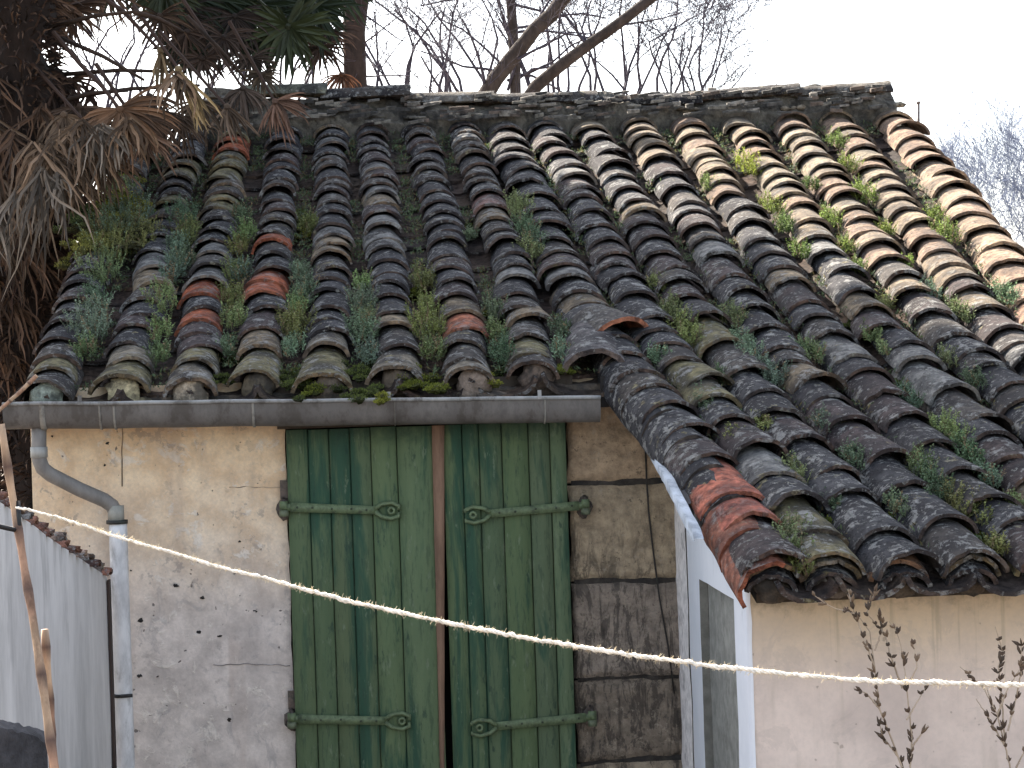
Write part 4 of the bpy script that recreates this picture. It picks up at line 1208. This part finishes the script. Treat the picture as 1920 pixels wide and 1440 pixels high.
# living dark green fans at the top
for (px, py, Y, Rr, cc, ax) in [(160, -60, 11.5, .34, GNL, (-.1, 0, -1)), (225, -70, 11.8, .30, GNL, (.1, 0, -1)), (305, -20, 11.6, .28, GN2, (0, 0, -1)), (355, -10, 11.9, .36, GNL, (-.1, 0, -1)), (405, -10, 12.0, .40, GNL, (.1, 0, -1)), (455, 10, 12.1, .36, GNL, (0, 0, -1)), (390, 60, 12.0, .26, GNL, (.3, 0, -1)), (480, 60, 12.0, .30, GNL, (-.2, 0, -1)),
                                (590, 10, 12.2, .34, GNL, (.2, 0, -1)), (500, -20, 12.3, .36, GNL, (.1, 0, -1)), (60, -20, 10.8, .4, BRL, (0, 0, -1)), (620, -40, 12.5, .36, GNL, (0, 0, -1)), (345, 90, 11.9, .20, GNL, (.2, 0, -1)), (370, 20, 12.6, .4, GNL, (0, 0, -1)), (440, -20, 12.6, .4, GNL, (.2, 0, -1)), (560, -20, 12.6, .4, GNL, (-.2, 0, -1)), (270, -30, 12.2, .2, GN2, (0, 0, -1)), (120, 10, 11, .3, BRL, (-.3, 0, -1))]:
    fanobj(px, py, Y, Rr, 30, 2.0, cc, axis=ax, w=.014, droop=.12, name='green_leaf', mat=M_GREEN)
fanobj(540, 50, 11.9, .30, 44, 2.7, (.036, .046, .018), axis=(.1, -.1, -1), w=.020, droop=.10, name='green_leaf', mat=M_GREEN, pet=[(420, -60, 12.2)])

# ---------------------------------------------------------------- trees behind
random.seed(3)
def branch(mb, p, d, L, r, depth, c, spread=.5, zup=.1, segs=4, kids=3, minr=.0015, shrink=.68):
    pts = [V(p)]; dd = V(d).normalized(); rr = [r]; q = V(p)
    for k in range(segs):
        dd = (dd + V((random.gauss(0, .24), random.gauss(0, .12), random.gauss(0, .18) + zup * .3))).normalized()
        q = q + dd * (L / segs); pts.append(V(q)); rr.append(max(minr, r * (1 - .55 * (k + 1) / segs)))
    mb.tube(pts, rr, 6 if r > .02 else 4 if r > .006 else 3, c, caps=False)
    if depth <= 0: return
    for k in range(kids):
        t = random.uniform(.25, 1.0); i = min(segs - 1, int(t * segs)); b = pts[i].lerp(pts[i + 1], t * segs - i)
        bd = (pts[i + 1] - pts[i]).normalized()
        nd = (bd + V((random.uniform(-1, 1) * spread * 2.3, random.uniform(-.5, .5) * spread, random.uniform(-.7, 1) * spread + zup))).normalized()
        branch(mb, b, nd, L * random.uniform(.6, .95), max(minr, rr[i] * random.uniform(.36, .55)), depth - 1, c, spread, zup, segs, kids, minr)
def limb(mb, pts, r0, r1, c, kids=0, depth=2, kl=.8, kr=.35, up=.3):
    ps = [P(*p) for p in pts]; ln = Line(ps); n = 14
    q = [ln.at(ln.L * i / n) + V((.03 * nz(V((i * .7, 0, r0 * 50))), 0, .03 * nz(V((0, i * .8, r0 * 30))))) for i in range(n + 1)]
    rr = [lerp(r0, r1, i / n) * (1 + .12 * nz(V((i * 1.3, r0, 0)))) for i in range(n + 1)]
    mb.tube(q, rr, 10, c, caps=True)
    for k in range(kids):
        i = random.randint(1, n - 1)
        d = V((random.uniform(-1, 1), random.uniform(-.4, .4), random.uniform(-.3, 1) + up)).normalized()
        branch(mb, q[i], d, kl * random.uniform(.6, 1.2), rr[i] * kr, depth, TWC, .6, .1)
TWC = (.06, .055, .075)
bt = empty('bare_tree', tuple(P(940, 720, 17).xy) + (0,), 'leafless tree with two thick limbs leaning right behind the ridge', 'tree')
mb = MB(); LC = (.05, .040, .036)
limb(mb, [(880, 330, 17), (915, 170, 17), (960, 110, 17), (1005, 60, 17), (1062, -10, 17), (1150, -120, 17)], .075, .05, LC, 9, 3, .75, .22)
limb(mb, [(920, 300, 17.3), (1000, 165, 17.3), (1085, 95, 17.3), (1150, 50, 17.3), (1230, -10, 17.3), (1330, -90, 17.3)], .06, .035, LC, 9, 3, .75, .24)
g0 = P(905, 900, 17.1); g0.z = 0
mb.tube([g0, P(890, 500, 17.1), P(900, 300, 17.1)], [.16, .12, .10], 12, LC)
mb.build('trunk', M_BARK, bt)
bt2 = empty('bare_tree', tuple(P(958, 720, 19).xy) + (0,), 'slim upright leafless tree crossing behind the two thick limbs', 'tree')
mb = MB()
g0 = P(970, 900, 19); g0.z = 0
mb.tube([g0, P(968, 250, 19), P(966, 120, 19), P(958, 0, 19), P(955, -200, 19)], [.09, .055, .05, .045, .03], 9, LC)
for k in range(16):
    b = P(random.uniform(950, 975), random.uniform(-60, 170), 19); branch(mb, b, V((random.uniform(-1, 1), random.uniform(-.3, .3), random.uniform(-.2, .9))), .9, .014, 3, TWC)
mb.build('trunk', M_BARK, bt2)
# dark trunk right of the palm leaves
bt3 = empty('dark_tree', tuple(P(665, 720, 14).xy) + (0,), 'thick dark trunk rising behind the ridge right of the green palm leaf', 'tree')
mb = MB()
g0 = P(668, 900, 14); g0.z = 0
mb.tube([g0, P(667, 260, 14), P(665, 150, 14), P(662, 60, 14), P(668, 0, 14), P(675, -150, 14), P(650, -420, 14)], [.13, .09, .085, .075, .085, .08, .05], 12, (.03, .022, .02), wob=.4)
for a in ((668, -5, 730, -120), (660, 30, 640, -60)):
    mb.tube([P(a[0], a[1], 14), P((a[0] + a[2]) / 2, (a[1] + a[3]) / 2 + 4, 14), P(a[2], a[3], 14)], [.05, .04, .03], 8, (.03, .022, .02))
mb.build('trunk', M_BARK, bt3)
mb = MB()
for k in range(7):
    b = P(random.uniform(655, 675), random.uniform(-40, 150), 14); branch(mb, b, V((random.uniform(.1, 1), random.uniform(-.3, .3), random.uniform(-.3, .5))), .45, .007, 3, TWC, minr=.0018)
mb.build('branches', M_TWIG, bt3)
# twiggy crowns
def thicket(name, label, x0, x1, ytop, ybase, Y, nst, L, r, depth=4, kids=3, dens=1.0, c=TWC, grp='bare trees behind the roof', up=.35, minr=.0026):
    bx = P((x0 + x1) / 2, 720, Y)
    e = empty(name, (bx.x, bx.y, 0), label, 'tree', grp)
    m = MB()
    cx = V((bx.x, bx.y, 0)); top = P((x0 + x1) / 2, ybase + 90, Y)
    m.tube([cx, cx.lerp(top, .6) + V((.05, 0, 0)), top], [.11, .08, .05], 9, (.05, .04, .04))
    m.build('trunk', M_BARK, e)
    m = MB()
    for k in range(nst):
        px = lerp(x0, x1, (k + random.random()) / nst)
        st = P(px, ybase + random.uniform(0, 60), Y + random.uniform(-.8, .8))
        m.tube([top - V((0, 0, .3 * random.random())), top.lerp(st, .6) - V((0, 0, .1)), st], [.03, .02, r], 5, c, caps=False)
        branch(m, st, V((random.uniform(-.45, .45), random.uniform(-.2, .2), 1)), L * random.uniform(.75, 1.15), r, depth, c, .55, up * .4, 5, kids, minr)
    m.build('branches', M_TWIG, e)
thicket('twiggy_tree', 'fine grey leafless tree between the dark trunk and the thick limbs', 700, 930, 0, 175, 20, 13, 1.1, .016)
thicket('twiggy_tree', 'fine leafless tree behind the crossing limbs at the middle of the ridge', 960, 1180, 0, 175, 21, 13, 1.2, .016)
thicket('twiggy_tree', 'leafless tree with long curved twigs right of the thick limbs', 1170, 1330, 30, 175, 20, 9, 1.0, .014)
thicket('twiggy_tree', 'distant pale leafless tree seen through the palm leaves', 130, 300, 20, 200, 22, 8, 1.3, .018)
thicket('twiggy_tree', 'distant leafless tree behind the green palm leaves', 350, 620, 20, 200, 23, 9, 1.3, .018)
thicket('twiggy_tree', 'bluish leafless tree standing beyond the right verge', 1760, 1960, 240, 450, 34, 9, 1.1, .011, 5, 3, c=(.15, .18, .26), grp='distant bare trees on the right', minr=.0028)  # blue fringing of distant twigs painted into their colour
thicket('twiggy_tree', 'bluish leafless tree lower down beyond the right verge', 1850, 2080, 300, 560, 30, 7, 1.1, .011, 5, 3, c=(.15, .18, .26), grp='distant bare trees on the right', minr=.0028)
# long single twigs, part of the right bare tree
e = empty('twiggy_tree', tuple(P(1340, 720, 18).xy) + (0,), 'sparse leafless sapling with few long twigs, farthest right above the ridge', 'tree', 'bare trees behind the roof')
mb = MB()
base = P(1330, 330, 18)
mb.tube([V((base.x, base.y, 0)), base], [.05, .02], 8, TWC)
for pts in ([(1330, 330), (1310, 200), (1290, 120), (1330, 60), (1360, 0)], [(1330, 330), (1330, 180), (1352, 110), (1376, 25)], [(1330, 330), (1300, 180), (1240, 60), (1200, 40)], [(1330, 330), (1345, 200), (1400, 130), (1370, 60)][:3], [(1330, 330), (1250, 170), (1215, 80), (1260, 55), (1350, 5)]):
    q = [P(x, y, 18 + .1 * i) for i, (x, y) in enumerate(pts)]
    l2 = Line(q); s2 = [l2.at(l2.L * i / 16) + V((.015 * nz(V((i * .6, pts[1][0], 0))), 0, 0)) for i in range(17)]
    mb.tube(s2, [lerp(.014, .004, i / 16) for i in range(17)], 5, TWC, caps=False)
    for k in range(9): branch(mb, s2[random.randint(6, 16)], V((random.uniform(-.7, .7), 0, random.uniform(0, 1))), .3, .004, 2, TWC, minr=.0022)
mb.build('branches', M_TWIG, e)
# thin pipe above the verge
mb = MB(); a = P(1722, 250, 12.4); b = P(1722, 194, 12.4)
mb.tube([a - V((0, 0, 1.6)), a, b], .009, 8, (.16, .13, .12)); mb.tube([b, b + V((0, 0, .012))], .013, 8, (.16, .13, .12))
tag(mb.build('metal_rod', M_IRON), 'thin upright rod just beyond the right verge', 'rod')
mb = MB(); a = P(1455, 170, 12.3)
mb.tube([a - V((0, 0, .4)), a, P(1456, 128, 12.3)], .0022, 4, TWC)
for q in ((1448, 150), (1462, 146), (1466, 158)): mb.tube([P(1455, 162, 12.3), P(*q, 12.3)], .0018, 3, TWC)
tag(mb.build('twig', M_TWIG), 'tiny twig standing up behind the right half of the ridge', 'twig')

# tall evergreens added up-sun, crowns out of frame, to shade the roof
def evergreen(x, y, x0, x1, z0, z1, label, n):
    e = empty('shade_evergreen', (x, y, 0), label, 'tree', 'evergreens added behind the roof for shade')
    m = MB(); m.tube([V((x, y, 0)), V((x + .1, y, 3)), V((x, y, (z0 + z1) / 2)), V((x, y, z1 - .3))], [.2, .16, .1, .03], 10, (.05, .04, .03))
    for k in range(24):
        a = random.uniform(0, 6.28); z = random.uniform(z0 + .2, z1 - .5)
        m.tube([V((x, y, z)), V((x + math.cos(a) * (x1 - x0) * .4, y + math.sin(a) * .8, z + .4))], [.04, .01], 5, (.05, .04, .03))
    m.build('trunk', M_BARK, e)
    m = MB(); cx, rx = (x0 + x1) / 2, (x1 - x0) / 2
    for k in range(n):
        while True:
            q = V((random.uniform(-1, 1), random.uniform(-1, 1), random.uniform(-1, 1)))
            if abs(q.x) ** 4 + abs(q.z) ** 4 + q.y ** 2 < 1: break
        if nz(q * 2.3 + V((x, 0, 0))) < -.42: continue
        c = V((cx + q.x * rx, y + q.y * 1.1, (z0 + z1) / 2 + q.z * (z1 - z0) / 2))
        d = V((random.gauss(0, 1), random.gauss(0, 1), random.gauss(0, .7))).normalized()
        g = random.uniform(.6, 1.3)
        leafq(m, c, d, V((random.gauss(0, 1), random.gauss(0, 1), random.gauss(0, 1))), random.uniform(.16, .3), random.uniform(.05, .09), (.03 * g, .05 * g, .018 * g))
    m.build('crown', M_GREEN, e, smooth=False)
evergreen(-2.8, 14.6, -4.0, -1.64, 5.9, 11.3, 'tall dark evergreen added for shade nearest the bare trees, crown above the roof', 14500)
evergreen(-4.9, 14.6, -6.2, -3.7, 5.9, 11.3, 'tall dark evergreen added for shade behind the palm', 14500)
evergreen(-7.1, 14.6, -8.4, -6.0, 5.9, 11.3, 'tall dark evergreen added for shade farthest left behind the palm', 12000)

# ---------------------------------------------------------------- bare stems in front of the cream wall
random.seed(8)
def bud_shrub(label, stems, Y, rc=(.17, .13, .10)):
    a = stems[0][0]; g0 = P(a[0], a[1], Y)
    e = empty('dry_shrub', (g0.x, Y, 0), label, 'plant', 'dry stems in front of the cream wall')
    m = MB(); lf = m
    m.tube([V((g0.x, Y, 0)), V((g0.x + .01, Y, g0.z * .5)), g0], [.007, .006, .005], 6, rc)
    for st in stems:
        l2 = Line([P(x, y, Y + .02 * math.sin(x)) for x, y in st])
        n = 22; q = [l2.at(l2.L * i / n) + V((.003 * nz(V((i * .9, st[0][0], 0))), 0, 0)) for i in range(n + 1)]
        m.tube(q, [lerp(.0032, .0012, i / n) for i in range(n + 1)], 5, (.40, .32, .24), caps=False)
        s = .05
        while s < l2.L:
            if random.random() < .8:
                c = l2.at(s)
                ll = random.uniform(.012, .032)
                d = (l2.at(s + .01) - l2.at(s)).normalized()
                off = V((random.uniform(-.004, .004), 0, 0))
                cc = random.choice([(.10, .07, .05), (.17, .12, .08), (.075, .055, .04)])
                for w in range(3):
                    dd = (d + V((random.gauss(0, .5), random.gauss(0, .5), random.gauss(0, .3)))).normalized()
                    lf.tube([c + off, c + off + dd * ll * .5, c + off + dd * ll], [.002, random.uniform(.003, .006), .001], 5, cc)
            s += random.uniform(.012, .04)
    m.build('stems', M_TWIG, e)
bud_shrub('tall dry shrub with dark buds left of centre on the cream wall', [
    [(1705, 1480), (1685, 1420), (1650, 1330), (1640, 1250), (1630, 1180), (1605, 1150), (1560, 1140), (1525, 1115)],
    [(1705, 1480), (1710, 1380), (1700, 1290), (1692, 1220), (1680, 1180), (1667, 1165)],
    [(1640, 1250), (1625, 1210), (1610, 1170), (1596, 1130), (1590, 1105)],
    [(1692, 1290), (1670, 1230), (1660, 1190), (1625, 1150), (1640, 1110)],
    [(1700, 1290), (1720, 1250), (1712, 1200)], [(1700, 1350), (1735, 1290), (1725, 1260)][:2], [(1650, 1330), (1625, 1300), (1600, 1290)], [(1710, 1400), (1740, 1360)], [(1640, 1220), (1655, 1180), (1650, 1140)], [(1685, 1420), (1655, 1380), (1650, 1360)]], 6.0)
bud_shrub('dry branching shrub at the right edge by the cream wall', [
    [(1905, 1490), (1885, 1400), (1870, 1340), (1845, 1290), (1800, 1250)],
    [(1885, 1400), (1880, 1330), (1872, 1250), (1880, 1220), (1866, 1175)],
    [(1885, 1400), (1850, 1340), (1830, 1310)], [(1890, 1370), (1905, 1310), (1915, 1260), (1915, 1200)], [(1870, 1340), (1890, 1290), (1915, 1250)], [(1905, 1440), (1925, 1400)], [(1860, 1320), (1850, 1290)]], 5.9)
